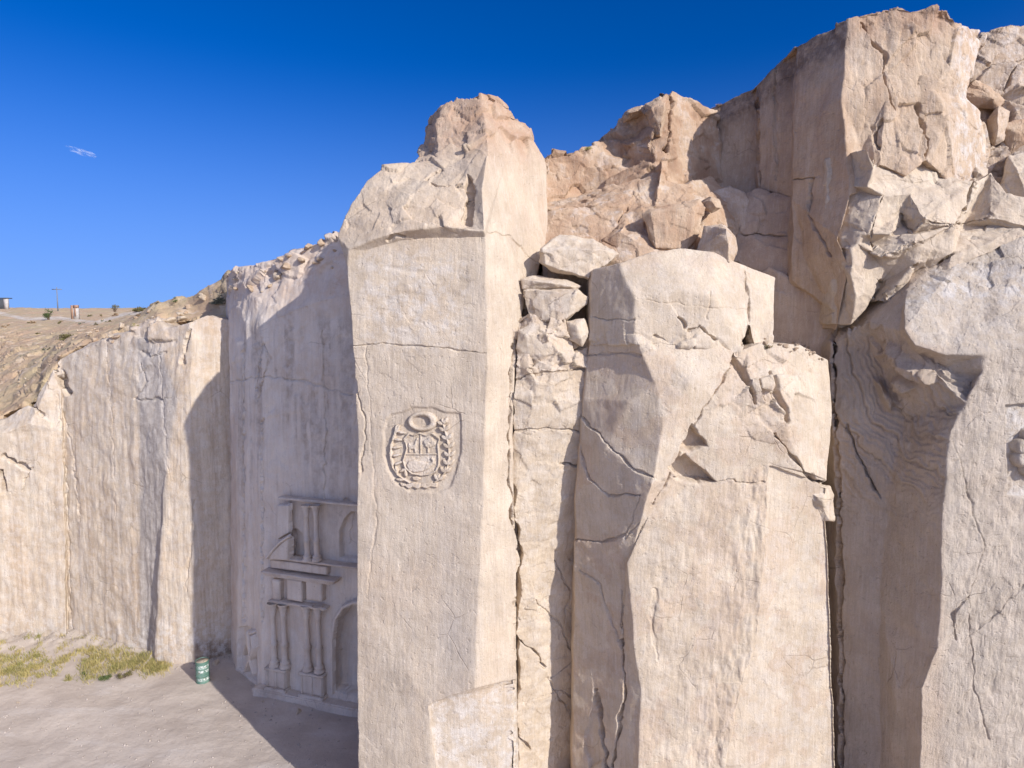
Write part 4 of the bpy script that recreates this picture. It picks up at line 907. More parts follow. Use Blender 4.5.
# ------------------------------------------------------------------ carving: relief on a vertical plane
class Plane:
    def __init__(s, a, b, tilt=0.0):
        s.O = np.array([a[0], a[1], a[2] if tilt else 0.0]); u = np.array([b[0] - a[0], b[1] - a[1], 0.0]); s.U = u / np.linalg.norm(u)
        s.W = np.array([0, tilt, 1.0]) / math.hypot(tilt, 1); s.N = np.cross(s.U, s.W); s.N /= np.linalg.norm(s.N)
    def uv(s, px, py, off=0.0):
        d = ray(px, py); c = np.array([0, 0, CAMZ])
        t = ((s.O + s.N * off - c) @ s.N) / (d @ s.N); p = c + d * t
        return np.array([(p - s.O) @ s.U, (p - s.O) @ s.W])
    def pts(s, u, v, h):
        return s.O + np.outer(u, s.U) + np.outer(h, s.N) + np.outer(v, s.W)
def relief(name, pl, mat, base, h, bevel, polys=(), strokes=(), holes=(), res=0.012, parent=None, extra=None, sink=0.05, off=0.0, wob=0.004):
    """raised carving: rounded prism over outlines given as photo points on the carved plane"""
    PL = [np.array([pl.uv(x, y, off) for x, y in p]) for p in polys]
    ST = [(np.array([pl.uv(x, y, off) for x, y in p]), r) for p, r in strokes]
    HO = [np.array([pl.uv(x, y, off) for x, y in p]) for p in holes]
    allp = np.concatenate(PL + [np.concatenate([s - max(np.atleast_1d(r)), s + max(np.atleast_1d(r))]) for s, r in ST])
    lo, hi = allp.min(0) - 2 * res, allp.max(0) + 2 * res
    us, vs = np.arange(lo[0], hi[0], res), np.arange(lo[1], hi[1], res)
    Ug, Vg = np.meshgrid(us, vs); u, v = Ug.ravel(), Vg.ravel()
    sd = np.full(len(u), -1e9)
    for p in PL: sd = np.maximum(sd, poly_sd(u, v, p))
    for s_, r in ST:
        r = np.atleast_1d(r)
        for k in range(len(s_) - 1):
            a, b = s_[k], s_[k + 1]; dx, dy = b - a
            t = np.clip(((u - a[0]) * dx + (v - a[1]) * dy) / (dx * dx + dy * dy + 1e-9), 0, 1)
            rr = np.interp(k + t, np.linspace(0, len(s_) - 1, len(r)), r)
            sd = np.maximum(sd, rr - np.hypot(u - a[0] - t * dx, v - a[1] - t * dy))
    for p in HO: sd = np.minimum(sd, -poly_sd(u, v, p))
    q = np.stack([u, v, 0 * u], 1)
    sd = sd + wob * fbm(q / 0.05, 2, 5)
    t = np.clip(sd / bevel, 0, 1)
    hh = base + h * np.sqrt(np.maximum(1 - (1 - t) ** 2, 0)) + (sd > 0) * 0.008 * fbm(q / 0.06, 3, 7)
    if extra is not None: hh = hh + extra(u, v) * (sd > 0)
    hh = np.where(sd <= 0, base - sink, hh)
    P = pl.pts(u, v, hh)
    nx, ny = len(us), len(vs); i = np.arange(nx * ny).reshape(ny, nx)
    keep = sd > -1.45 * res
    F = np.stack([i[:-1, :-1].ravel(), i[:-1, 1:].ravel(), i[1:, 1:].ravel(), i[1:, :-1].ravel()], 1)
    F = F[keep[F].all(1)]
    used = np.unique(F); mp = np.full(len(P), -1); mp[used] = np.arange(len(used))
    return to_mesh(name, P[used], mp[F], mat, {'white': np.full(len(used), 0.35)}, smooth=True, parent=parent)
def ell(cx, cy, rx, ry, n=28): return [(cx + rx * math.cos(2 * math.pi * k / n), cy + ry * math.sin(2 * math.pi * k / n)) for k in range(n)]

# coat of arms
PP = Plane(at(358, 447, 17.45 + 0.23), at(485, 447, 16.965 + 0.23), 0.035)
def Z(pts): return [(350 + x / 5.907, 380 + y / 5.907) for x, y in pts]
o0 = at(422, 447, 17.2)
arms = empty("carved_coat_of_arms", tuple(o0), "national coat of arms with shield, wreath and leafy branches carved into the tall pillar", "carved emblem")
SH = [(345, 310), (375, 320), (410, 306), (455, 320), (490, 306), (535, 340), (524, 375), (530, 440), (530, 500), (512, 540), (470, 560), (420, 566), (362, 556), (322, 522), (308, 480), (320, 440), (332, 400), (326, 370), (310, 348)]
cx, cy = 420, 435
SHI = [(cx + (x - cx) * 0.89, cy + (y - cy) * 0.90) for x, y in SH]
sh = relief("shield", PP, M_CUT, -0.085, 0.07, 0.03, [Z(SH)], parent=arms)
relief("border", PP, M_CUT, -0.035, 0.075, 0.025, [Z(SH)], holes=[Z(SHI)], parent=arms)
relief("divider", PP, M_CUT, -0.035, 0.06, 0.02, strokes=[(Z([(328, 437), (526, 435)]), .024), (Z([(418, 318), (418, 436)]), .024)], parent=arms)
relief("camelid", PP, M_CUT, -0.035, 0.065, 0.03, [Z([(341, 384), (348, 368), (360, 382), (378, 378), (388, 345), (396, 336), (406, 344), (404, 356), (397, 362), (394, 398), (391, 428), (380, 428), (377, 408), (360, 408), (357, 428), (346, 428), (345, 402)])], parent=arms)
relief("tree", PP, M_CUT, -0.035, 0.07, 0.035, [Z(ell(452, 365, 20, 18)), Z(ell(475, 352, 20, 18)), Z(ell(490, 372, 18, 20)), Z(ell(466, 384, 26, 16)), Z([(456, 392), (468, 392), (470, 430), (454, 430)])], parent=arms)
relief("cornucopia", PP, M_CUT, -0.035, 0.075, 0.05, [Z([(332, 500), (345, 475), (378, 466), (430, 478), (466, 488), (482, 476), (470, 462), (484, 450), (502, 464), (500, 494), (470, 524), (430, 540), (380, 548), (345, 536)])], parent=arms)
relief("wreath", PP, M_CUT, -0.085, 0.15, 0.08, [Z(ell(428, 243, 90, 62))], holes=[Z(ell(420, 243, 50, 30))], parent=arms)
def leaf(x, y, ang, ln, w):
    c, s = math.cos(ang), math.sin(ang)
    prof = [(0, -.1), (.2, -.8), (.5, -1), (.8, -.6), (1, 0), (.8, .6), (.5, 1), (.2, .8), (0, .1)]
    return [(x + a * ln * c - b * w * s, y + a * ln * s + b * w * c) for a, b in prof]
random.seed(3)
lv = []
arc = [(325, 590), (282, 560), (252, 515), (240, 465), (240, 415), (250, 365), (268, 318)]
for k, (x, y) in enumerate(arc):
    up = math.radians(-70 + 8 * k - 60 * (k == 0))
    lv += [leaf(x, y, up - .75, 62, 11), leaf(x + 6, y - 16, up + .6, 60, 11)]
relief("palm_branch", PP, M_CUT, -0.085, 0.13, 0.03, [Z(l) for l in lv] + [Z([(268, 265), (284, 262), (270, 320), (254, 330)])], strokes=[(Z([(350, 604)] + arc), .03)], parent=arms)
lv = []
arc = [(520, 590), (560, 545), (578, 500), (586, 450), (584, 400), (575, 350), (562, 300), (552, 262)]
for k, (x, y) in enumerate(arc):
    up = math.radians(-80 - 4 * k)
    lv += [leaf(x, y, up - .8, 48, 14), leaf(x, y, up + .8, 50, 15), leaf(x, y - 6, up, 36, 10)]
relief("laurel_branch", PP, M_CUT, -0.085, 0.13, 0.035, [Z(l) for l in lv], strokes=[(Z([(500, 600)] + arc), .035)], parent=arms)
relief("ribbon", PP, M_CUT, -0.085, 0.11, 0.03, [Z([(290, 604), (330, 612), (372, 600), (420, 608), (470, 598), (520, 604), (512, 636), (474, 630), (450, 644), (424, 632), (396, 644), (370, 632), (346, 644), (322, 628), (302, 632)]), Z([(362, 570), (400, 566), (420, 580), (400, 596), (372, 592)]), Z([(500, 560), (524, 548), (512, 580), (496, 594)])], parent=arms)

# rosette on the right hand cliff
PR = Plane(at(1000, 450, 16.47), at(1060, 450, 16.45))
ros = empty("carved_rosette", tuple(at(1036, 452, 16.3)), "round lobed rosette carved in a square recess at the right border", "carved emblem")
for k in range(8):
    a = math.radians(22.5 + 45 * k)
    relief("petal", PR, M_GREYT, -0.12, 0.26, 0.10, [ell(1037 + 16.5 * math.cos(a), 453 + 16.5 * math.sin(a), 8.6, 8.6)], parent=ros, res=.015)
relief("centre", PR, M_GREYT, -0.12, 0.30, 0.10, [ell(1037, 453, 10, 10)], parent=ros, res=.015)

# ------------------------------------------------------------------ carved portal
WP = Plane(WALL_A, WALL_B)
por = empty("carved_portal", tuple((WALL_A + WALL_B) / 2), "church portal carved in shaded rock with paired columns, pedestals and an arched doorway", "carved portal")
def wmesh(name, boxes, parent, bev=0.018, mat=M_PORT):
    """boxes on the wall: (u0, u1, v0, v1, depth out, [taper])"""
    bm = bmesh.new()
    for b in boxes:
        u0, u1, v0, v1, d = b[:5]; ui0, ui1 = (b[5], b[6]) if len(b) > 6 else (u0, u1)
        vs = []
        for (a0, a1, v) in ((u0, u1, v0), (ui0, ui1, v1)):
            for (u, h) in ((a0, -0.25), (a1, -0.25), (a1, d), (a0, d)):
                vs.append(bm.verts.new(WP.O + WP.U * u + WP.N * h + np.array([0, 0, v])))
        for f in ((3, 2, 1, 0), (4, 5, 6, 7), (0, 1, 5, 4), (1, 2, 6, 5), (2, 3, 7, 6), (3, 0, 4, 7)):
            bm.faces.new([vs[k] for k in f])
    bmesh.ops.bevel(bm, geom=bm.edges[:], offset=bev, segments=2, affect='EDGES')
    bmesh.ops.triangulate(bm, faces=bm.faces)
    bm.verts.index_update()
    V = np.array([v.co[:] for v in bm.verts]); F = np.array([[v.index for v in f.verts] for f in bm.faces]); bm.free()
    V, F, B = refine(V, F, np.zeros(len(V)), lambda V_, B_, a, b: np.full(len(a), 0.12))
    V += 0.008 * np.stack([fbm(V / 0.5, 2, 1), fbm(V / 0.5, 2, 2), fbm(V / 0.5, 2, 3)], 1) + 0.008 * np.stack([fbm(V / 0.12, 2, 4), fbm(V / 0.12, 2, 5), fbm(V / 0.12, 2, 6)], 1)
    z = V[:, 2]
    return to_mesh(name, V, F, mat, {'white': np.full(len(V), .3), 'oxide_shade': 0.35 * np.clip(fbm(V / 0.7, 3, 9) + .1, 0, 1), 'dark': 0.5 * np.clip(fbm(V * np.array([1.5, 1.5, .5]), 3, 19), 0, 1)}, parent=parent)
def U(px, py): return WP.uv(px, py, 0.1)[0]
def VV(px, py): return WP.uv(px, py, 0.1)[1]
def lathe(name, u, prof, out, parent, n=18):
    c = WP.O + WP.U * u + WP.N * out
    V, F = [], []
    for (z, r) in prof:
        for k in range(n):
            a = 2 * math.pi * k / n
            V.append((c[0] + r * math.cos(a), c[1] + r * math.sin(a), z))
    for i in range(len(prof) - 1):
        for k in range(n):
            F.append((i * n + k, i * n + (k + 1) % n, (i + 1) * n + (k + 1) % n, (i + 1) * n + k))
    V = np.array(V); V += 0.008 * np.stack([fbm(V / 0.2, 2, 4), fbm(V / 0.2, 2, 5), 0 * V[:, 0]], 1)
    return to_mesh(name, V, np.array(F), M_PORT, {'oxide_shade': 0.4 * np.clip(fbm(V * np.array([1, 1, .4]), 3, 9) + .1, 0, 1), 'white': np.full(len(V), .3)}, smooth=True, parent=parent)
def column(px, pyb, pyt, parent, r=0.125, name="column"):
    u = U(px, pyb); zb, zt = VV(px, pyb), VV(px, pyt); H = zt - zb
    pr = [(0, 1.75), (.035, 1.8), (.05, 1.3), (.07, 1.55), (.09, 1.5), (.105, 1.0), (.33, 1.0), (.345, 1.35), (.36, 1.0), (.375, 1.35), (.39, .9), (.80, .85), (.815, 1.1), (.83, .9), (.87, 1.2), (.89, 1.0), (.92, 1.5), (.95, 1.15), (.97, 1.75), (1.0, 1.8)]
    lathe(name, u, [(zb + a * H, r * b) for a, b in pr], 0.10, parent)
u_l, u_r = U(257, 697), U(400, 720)
wmesh("plinth", [(u_l, u_r, -0.3, 0.28, 0.42)], por, 0.04)
def pedestal(p0, p1, pyt, pyb):
    u0, u1 = U(p0, pyb), U(p1, pyb); v0, v1 = 0.24, VV((p0 + p1) / 2, pyt)
    w = (u1 - u0)
    wmesh("pedestal", [(u0 - .05, u1 + .05, v0, v0 + .14, .34), (u0, u1, v0 + .14, v1 - .1, .22), (u0 - .04, u1 + .04, v1 - .1, v1, .30),
                       (u0 + .02, u0 + .1, v0 + .14, v1 - .1, .27), (u0 + w / 2 - .05, u0 + w / 2 + .05, v0 + .14, v1 - .1, .27), (u1 - .1, u1 - .02, v0 + .14, v1 - .1, .27)], por, 0.012)
pedestal(269, 288, 667, 692); pedestal(303, 325, 672, 700)
for px, pb, pt in ((274.5, 666, 603), (285, 667.5, 604), (308, 670, 605.5), (319.5, 672, 606)): column(px, pb, pt, por, 0.115)
def band(name, p0, p1, pt, pb, d, pref, steps=1):
    v1, v0 = VV(pref, pt), VV(pref, pb); u0, u1 = U(p0, pb), U(p1, pb)
    bs = []
    for k in range(steps):
        f0, f1 = k / steps, (k + 1) / steps; e = 0.06 * k
        bs.append((u0 - e, u1 + e, v0 + (v1 - v0) * f0, v0 + (v1 - v0) * f1, d * (0.55 + 0.45 * (k + 1) / steps)))
    wmesh(name, bs, por, 0.015)
band("architrave", 271, 325, 601.5, 604.5, 0.20, 285, 2)
for p0, p1 in ((272, 280), (287, 302), (306, 322)): band("frieze_block", p0, p1, 580, 601, 0.09, (p0 + p1) / 2)
band("cornice", 266, 334, 573.5, 578.5, 0.26, 290, 3)
band("cornice", 268, 372, 559.5, 562, 0.18, 300, 2)
band("frieze", 270, 326, 564, 572, 0.06, 300)
band("lintel", 277, 372, 500.5, 503, 0.03, 310, 1)
for px in (307.5, 317): column(px, 560.5, 505, por, 0.105, "upper_column")
# broken pediment: a slab shaped as a quarter arch left of the half niche
relief("pediment", WP, M_PORT, -0.02, 0.26, 0.05, [[(269, 559), (275, 550), (282, 543), (289, 537.5), (291, 539), (290, 560)]], parent=por, res=0.025, off=0.1)
relief("pediment", WP, M_PORT, 0.20, 0.10, 0.03, strokes=[([(269, 557), (275, 548.5), (282, 541.5), (291, 535.5)], 0.055)], parent=por, res=0.025, off=0.1)
relief("panel", WP, M_PORT, -0.03, 0.14, 0.03, [[(277, 505), (289, 505), (289, 533), (283, 536), (277, 540)]], parent=por, res=0.025, off=0.1)
relief("arch_band", WP, M_PORT, -0.03, 0.12, 0.04, strokes=[([(331, 694), (331, 640), (334, 620), (342, 608), (352, 603.5), (368, 603.5)], 0.07)], parent=por, res=0.025, off=0.1)
# figure panel left of the portal
FP = Plane(at_z(237.5, 26.42, 0), at_z(250, 25.62, 0))
def FZ(pts): return [(230 + x / 6.4, 600 + y / 6.4) for x, y in pts]
fig = empty("carved_figure", tuple(at_z(246, 26.0, 0.8)), "carved figure with crossed limbs in a recess at the wall corner beside the portal", "carving")
relief("body", FP, M_PORT, -0.16, 0.30, 0.09, strokes=[(FZ([(122, 205), (126, 240), (132, 290), (140, 330)]), [.10, .16, .14, .10]), (FZ([(150, 232), (160, 300), (150, 350), (128, 400), (104, 452)]), [.08, .1, .1, .09, .07]),
       (FZ([(118, 250), (136, 320), (140, 380), (150, 430), (160, 468)]), [.09, .1, .1, .08, .07]), (FZ([(120, 250), (104, 300), (92, 350)]), [.06, .05])], parent=fig, res=0.02)
relief("head", FP, M_PORT, -0.16, 0.26, 0.10, [FZ(ell(138, 208, 15, 17))], parent=fig, res=0.02)

# ------------------------------------------------------------------ green drum
def drum():
    p = on_z(203, 681); r, H = 0.262, 0.90
    zf = floor_z(p[0], p[1])
    root = empty("oil_drum", (p[0], p[1], zf), "green oil drum with faded white markings standing at the shadow edge by the portal", "drum")
    m = bpy.data.materials.new("green_drum_paint"); m.use_nodes = True
    nt = m.node_tree; bs = nt.nodes['Principled BSDF']
    co = nt.nodes.new("ShaderNodeTexCoord").outputs['Object']
    c = mixc(nt, maprange(nt, noise(nt, co, 5, 5, 0.6), 0.35, 0.7), (0.07, 0.155, 0.12), (0.14, 0.235, 0.19))
    c = mixc(nt, mathn(nt, 'MULTIPLY', attr(nt, 'mark'), maprange(nt, noise(nt, co, 14, 3, 0.6, (1, 1, 1.6)), 0.42, 0.55)), c, (0.62, 0.66, 0.62))
    c = mixc(nt, maprange(nt, noise(nt, co, 9, 5, 0.7), 0.56, 0.70), c, (0.22, 0.17, 0.12))
    nt.links.new(c, bs.inputs['Base Color']); bs.inputs['Roughness'].default_value = 0.6
    n = 40
    prof = [(0, r - .01), (.0, r), (.03, r + .006), (.05, r)]
    for zc in (.30, .60): prof += [(zc - .03, r), (zc - .012, r + .014), (zc + .012, r + .014), (zc + .03, r)]
    zs = sorted(set([a for a, b in prof] + list(np.linspace(.05, .85, 25))))
    prof2 = [(z, float(np.interp(z, [a for a, b in prof[1:]] + [.86], [b for a, b in prof[1:]] + [r]))) for z in zs] + [(.87, r), (.885, r + .01), (.90, r + .006), (.90, r - .012), (.875, r - .016)]
    V, F, mk = [], [], []
    for z, rr in prof2:
        for k in range(n):
            a = 2 * math.pi * k / n
            V.append((p[0] + rr * math.cos(a), p[1] + rr * math.sin(a), zf + z))
            side = math.cos(a - math.radians(-52))
            row = max(1 - abs(z - .70) / .075, 1 - abs(z - .52) / .07, 1 - abs(z - .18) / .07, 0)
            mk.append(min(1, max(0, side * 1.6 - .5)) * min(1, row * 2.2))
    for i in range(len(prof2) - 1):
        for k in range(n): F.append((i * n + k, i * n + (k + 1) % n, (i + 1) * n + (k + 1) % n, (i + 1) * n + k))
    to_mesh("body", np.array(V), np.array(F), m, {'mark': np.array(mk)}, smooth=True, parent=root)
    bm = bmesh.new()
    bmesh.ops.create_cone(bm, cap_ends=True, segments=n, radius1=r - .014, radius2=r - .014, depth=.02)
    for v in bm.verts: v.co += Vector((p[0], p[1], zf + .872))
    bmesh.ops.create_cone(bm, cap_ends=True, segments=12, radius1=.03, radius2=.03, depth=.05, matrix=__import__('mathutils').Matrix.Translation((p[0] + .12, p[1] - .08, zf + .88)))
    bmesh.ops.triangulate(bm, faces=bm.faces); bm.verts.index_update()
    V = np.array([v.co[:] for v in bm.verts]); F = np.array([[v.index for v in f.verts] for f in bm.faces]); bm.free()
    to_mesh("lid", V, F, plain_mat("rusty_lid", (0.50, 0.42, 0.32), 0.4, 9, 0.8), parent=root)
drum()

# ------------------------------------------------------------------ plants
def leafy_mat(name, a, b):
    m = bpy.data.materials.new(name); m.use_nodes = True
    nt = m.node_tree; bs = nt.nodes['Principled BSDF']
    c = mixc(nt, attr(nt, 'mix'), a, b)
    nt.links.new(c, bs.inputs['Base Color']); bs.inputs['Roughness'].default_value = 0.75
    bs.inputs['Specular IOR Level'].default_value = 0.2
    return m
RNG = np.random.default_rng(11)
def blades(base, h, lean, w, rng):
    """tapered bent blades; base (n,3)"""
    n = len(base); a = rng.uniform(0, 2 * np.pi, n)
    side = np.stack([np.cos(a), np.sin(a), 0 * a], 1) * (w / 2)[:, None]
    b = rng.uniform(0, 2 * np.pi, n); ln = np.stack([np.cos(b), np.sin(b), 0 * b], 1) * (lean * h)[:, None]
    up = np.array([0, 0, 1.0])
    V = np.stack([base - side, base + side, base + ln * .35 + up * (h * .6)[:, None] - side * .7, base + ln * .35 + up * (h * .6)[:, None] + side * .7, base + ln + up * h[:, None]], 1).reshape(-1, 3)
    k = np.arange(n)[:, None] * 5
    F = np.concatenate([k + [[0, 1, 3]], k + [[0, 3, 2]], k + [[2, 3, 4]]])
    return V, F
M_GRASS = leafy_mat("dry_grass", (0.50, 0.40, 0.17), (0.24, 0.24, 0.08))
def grass():
    bases, mixv = [], []
    spots = []
    for _ in range(400):
        t = RNG.uniform(); px = RNG.uniform(-12, 168)
        cen = np.interp(px, [-12, 20, 60, 90, 130, 150, 168], [664, 668, 660, 664, 660, 666, 668])
        py = cen + RNG.normal() * np.interp(px, [0, 60, 100, 168], [10, 8, 7, 3.0])
        if 40 < px < 82 and RNG.uniform() < .6: continue
        spots.append((px, py))
    for px, py in spots:
        p = on_z(px, py)
        if p[1] > foot_y(p[0]) - 0.08: p[1] = foot_y(p[0]) - RNG.uniform(.1, .4)
        n = int(RNG.uniform(14, 46)); g = RNG.beta(1.2, 1.6); rad = RNG.uniform(.08, .30)
        for _ in range(n):
            q = p[:2] + RNG.normal(size=2) * rad * .6
            bases.append((q[0], q[1], 0)); mixv.append(np.clip(g + RNG.normal() * .15, 0, 1))
    B = np.array(bases)
    q = B.copy(); B[:, 2] = 0.10 * fbm(q / 4.0, 3, 5) + 0.018 * fbm(q / 0.7, 4, 8) - .02
    d = foot_y(B[:, 0]) - B[:, 1]
    B[:, 2] += (B[:, 0] < -15.8) * np.clip(1 - d / 1.9, 0, 1) ** 1.5 * (0.38 + 0.35 * fbm(q / 0.8, 4, 28))
    h = RNG.uniform(.07, .24, len(B)); V, F = blades(B, h, RNG.uniform(.2, 1.1, len(B)), RNG.uniform(.012, .03, len(B)), RNG)
    tag(to_mesh("dry_grass", V, F, M_GRASS, {'mix': np.repeat(mixv, 5)}), "patchy yellow green grass along the foot of the far left quarry wall", "grass", kind='stuff')
grass()
SHRUB_MATS = {'green': leafy_mat("green_leaves", (0.055, 0.085, 0.03), (0.12, 0.15, 0.055)), 'olive': leafy_mat("olive_leaves", (0.12, 0.10, 0.04), (0.19, 0.17, 0.07)),
              'grey': leafy_mat("grey_leaves", (0.13, 0.135, 0.09), (0.23, 0.22, 0.15)), 'dry': leafy_mat("dry_twigs", (0.26, 0.17, 0.10), (0.36, 0.25, 0.15)), 'yellow': leafy_mat("yellow_leaves", (0.25, 0.24, 0.07), (0.36, 0.30, 0.10))}
M_STEM = plain_mat("woody_stem", (0.16, 0.115, 0.08), 0.3, 8, 0.9)
def shrub(name, label, cat, p, w, h, kind, n=500, leaf=None, trunk=0.0, group=None, seed=0):
    rng = np.random.default_rng(100 + seed); p = np.array(p, float)
    root = empty(name, tuple(p), label, cat, group)
    leaf = leaf or w * 0.05
    k = max(5, int(n / 45)); cc = rng.normal(size=(k, 3)); cc /= np.linalg.norm(cc, axis=1, keepdims=True)
    cc *= rng.uniform(.25, .85, (k, 1)); cc[:, 2] = np.abs(cc[:, 2])
    ctr = p + np.array([0, 0, trunk]) + cc * np.array([w / 2, w / 2, (h - trunk) * 0.9])
    ci = rng.integers(0, k, n); c = ctr[ci] + rng.normal(size=(n, 3)) * np.array([w * .085, w * .085, (h - trunk) * .09])
    c[:, 2] = np.maximum(c[:, 2], p[2] + 0.01)
    u = rng.normal(size=(n, 3)); u /= np.linalg.norm(u, axis=1, keepdims=True); v = np.cross(u, rng.normal(size=(n, 3))); v /= np.linalg.norm(v, axis=1, keepdims=True)
    s = (leaf * rng.uniform(.6, 1.4, n))[:, None]
    V = np.stack([c - u * s, c + v * s * .45, c + u * s, c - v * s * .45], 1).reshape(-1, 3)
    F = np.arange(4 * n).reshape(n, 4)
    to_mesh("crown" if trunk else "foliage", V, F, SHRUB_MATS[kind], {'mix': np.repeat(np.clip(rng.uniform(size=k)[ci] + rng.normal(size=n) * .15, 0, 1), 4)}, parent=root)
    SV, SF = [], []
    for j in range(min(k, 9)):
        a, b = p + np.array([0, 0, -.03]), ctr[j]; d = b - a
        x = np.cross(d, [0.3, 1, 0.1]); x /= np.linalg.norm(x) + 1e-9; y = np.cross(d, x); y /= np.linalg.norm(y) + 1e-9
        r = w * .022 if not trunk else w * .035
        o = len(SV)
        for (q, rr) in ((a, r), (a + d * .5 + x * r, r * .7), (b, r * .25)):
            for t in range(5):
                SV.append(q + rr * (x * math.cos(t * 1.2566) + y * math.sin(t * 1.2566)))
        for i in range(2):
            for t in range(5): SF.append((o + i * 5 + t, o + i * 5 + (t + 1) % 5, o + i * 5 + 5 + (t + 1) % 5, o + i * 5 + 5 + t))
    to_mesh("trunk" if trunk else "stem", np.array(SV), np.array(SF), M_STEM, smooth=True, parent=root)
    return root
bpy.context.view_layer.update()
DG = bpy.context.evaluated_depsgraph_get()
def hit(px, py, Y=None):
    d = Vector(ray(px, py)).normalized()
    ok, loc, nor, idx, ob, mx = SC.ray_cast(DG, Vector((0, 0, CAMZ)), d)
    for k in range(14):
        if ok: break
        d = Vector(ray(px, py + k)).normalized(); ok, loc, nor, idx, ob, mx = SC.ray_cast(DG, Vector((0, 0, CAMZ)), d)
    if not ok: return at(px, py, Y or 60)
    return np.array(loc[:])
GV = "shrubs along the cliff tops and hillside"
shrub("shrub", "small green weed clump on the floor in front of the far left wall's grass", "weed", on_z(106, 678), .55, .30, 'green', 260, .04, group="weed clumps by the left wall", seed=1)
shrub("shrub", "brownish weed clump right of the green one on the quarry floor", "weed", on_z(125, 677), .6, .32, 'olive', 260, .04, group="weed clumps by the left wall", seed=2)
shrub("shrub", "tiny dark weed left of the green weed clump on the floor", "weed", on_z(84, 674), .3, .16, 'green', 120, .03, group="weed clumps by the left wall", seed=3)
for i, (nm, lab, px, py, w_px, h_px, kind, n, tr) in enumerate([
    ("shrub", "grey green bush in the shade next to the portal wall's top corner", 218, 303, 17, 12, 'grey', 900, 0),
    ("shrub", "small dark green bush on the rubble skyline left of the portal wall", 176, 301, 9, 6, 'green', 350, 0),
    ("shrub", "wide low olive bush at the edge of the far plateau", 141, 311, 19, 6, 'olive', 700, 0),
    ("shrub", "flat olive brown shrub on the slope below the striped brick stack", 65, 339, 19, 9, 'olive', 700, 0),
    ("shrub", "small pale tuft bush on the slope above the grey strip of the left wall", 136, 325, 8, 4, 'yellow', 250, 0),
    ("shrub", "yellow green weed tuft on the crest right of the pillar", 588, 149, 11, 7, 'yellow', 500, 0),
    ("shrub", "dry reddish twigs beside the pillar on the crest", 549, 153, 5, 5, 'dry', 160, 0),
    ("shrub", "dry brown weeds on the dark crest left of the tallest tower", 718, 101, 14, 6, 'dry', 320, 0),
    ("shrub", "thin bare twigs standing on the back wall's top at the right border", 1000, 30, 9, 6, 'dry', 120, 0),
    ("shrub", "low weed clump growing on the shaded ledge of the alcove", 768, 347, 12, 6, 'olive', 300, 0),
    ("shrub", "second small weed on the alcove ledge, right of the low clump", 790, 351, 8, 5, 'dry', 200, 0),
    ("pine_tree", "round dark green tree on the far hillside left of the striped brick stack", 49, 320, 11, 13, 'green', 900, .3),
    ("hazy_tree", "hazy grey tree on the skyline right of the striped brick stack", 115, 312, 9, 10, 'grey', 500, .4)]):
    p = hit(px, py, 110 if tr else 60)
    s = p[1] / FPX
    cat = "tree" if tr else "shrub"
    shrub("tree" if tr else nm, lab, cat, p - np.array([0, 0, .05]), w_px * s, h_px * s, kind, n, w_px * s * .045, tr * h_px * s, GV, 10 + i)

RH = np.random.default_rng(21)
for k in range(26):
    px = RH.uniform(2, 140); py = np.interp(px, [0, 60, 140], [318, 318, 314]) + RH.uniform(0, 1) ** 1.3 * np.interp(px, [0, 40, 100, 140], [82, 40, 14, 6])
    p = hit(px, py, 60); s = p[1] / FPX; w = RH.uniform(3, 7) * s
    shrub("shrub", "small dry shrub dotted on the brown slope at the left border", "shrub", p - np.array([0, 0, .05]), w, w * RH.uniform(.4, .7), ('olive', 'dry', 'grey')[k % 3], 130, w * .09, group="dry shrubs on the left slope", seed=60 + k)

# ------------------------------------------------------------------ far structures
def boxmesh(name, boxes, mat, parent=None, bev=0.0):
    bm = bmesh.new()
    for (x0, x1, y0, y1, z0, z1) in boxes:
        r = bmesh.ops.create_cube(bm, size=1)
        for v in r['verts']: v.co = Vector((x0 + (v.co.x + .5) * (x1 - x0), y0 + (v.co.y + .5) * (y1 - y0), z0 + (v.co.z + .5) * (z1 - z0)))
    if bev: bmesh.ops.bevel(bm, geom=bm.edges[:], offset=bev, segments=1, affect='EDGES')
    bmesh.ops.triangulate(bm, faces=bm.faces); bm.verts.index_update()
    V = np.array([v.co[:] for v in bm.verts]); F = np.array([[v.index for v in f.verts] for f in bm.faces]); bm.free()
    return to_mesh(name, V, F, mat, parent=parent)
M_BRICK = plain_mat("orange_brick", (0.40, 0.24, 0.16), 0.3, 5, 0.9)
M_WHITE = plain_mat("white_plaster", (0.52, 0.48, 0.44), 0.3, 3, 0.9)
M_DARKW = plain_mat("dark_boards", (0.07, 0.075, 0.085), 0.3, 4, 0.8)
p = hit(75, 319, 90); s = p[1] / FPX; z = p[2] - .1
st = empty("brick_stack", tuple(p), "small upright stack of orange brick and white plaster on the far hillside", "hut")
W, Hh = 6.5 * s, 14 * s
boxmesh("wall", [(p[0] - W / 2, p[0] + W / 2, p[1], p[1] + W * .35, z, z + Hh)], M_WHITE, st)
boxmesh("pier", [(p[0] - W / 2 - .02, p[0] - W / 4, p[1] - .08, p[1] + .2, z, z + Hh + .04)], M_BRICK, st)
boxmesh("pier", [(p[0] + W * .02, p[0] + W * .2, p[1] - .08, p[1] + .2, z + Hh * .25, z + Hh + .04)], M_BRICK, st)
boxmesh("lintel", [(p[0] - W * .1, p[0] + W / 2 + .03, p[1] - .1, p[1] + .2, z + Hh * .86, z + Hh + .07)], M_BRICK, st)
p = hit(4, 309, 112); s = p[1] / FPX; z = p[2] - .2
hu = empty("hut", tuple(p), "dark hut with a pale end pillar on the skyline at the left border", "hut")
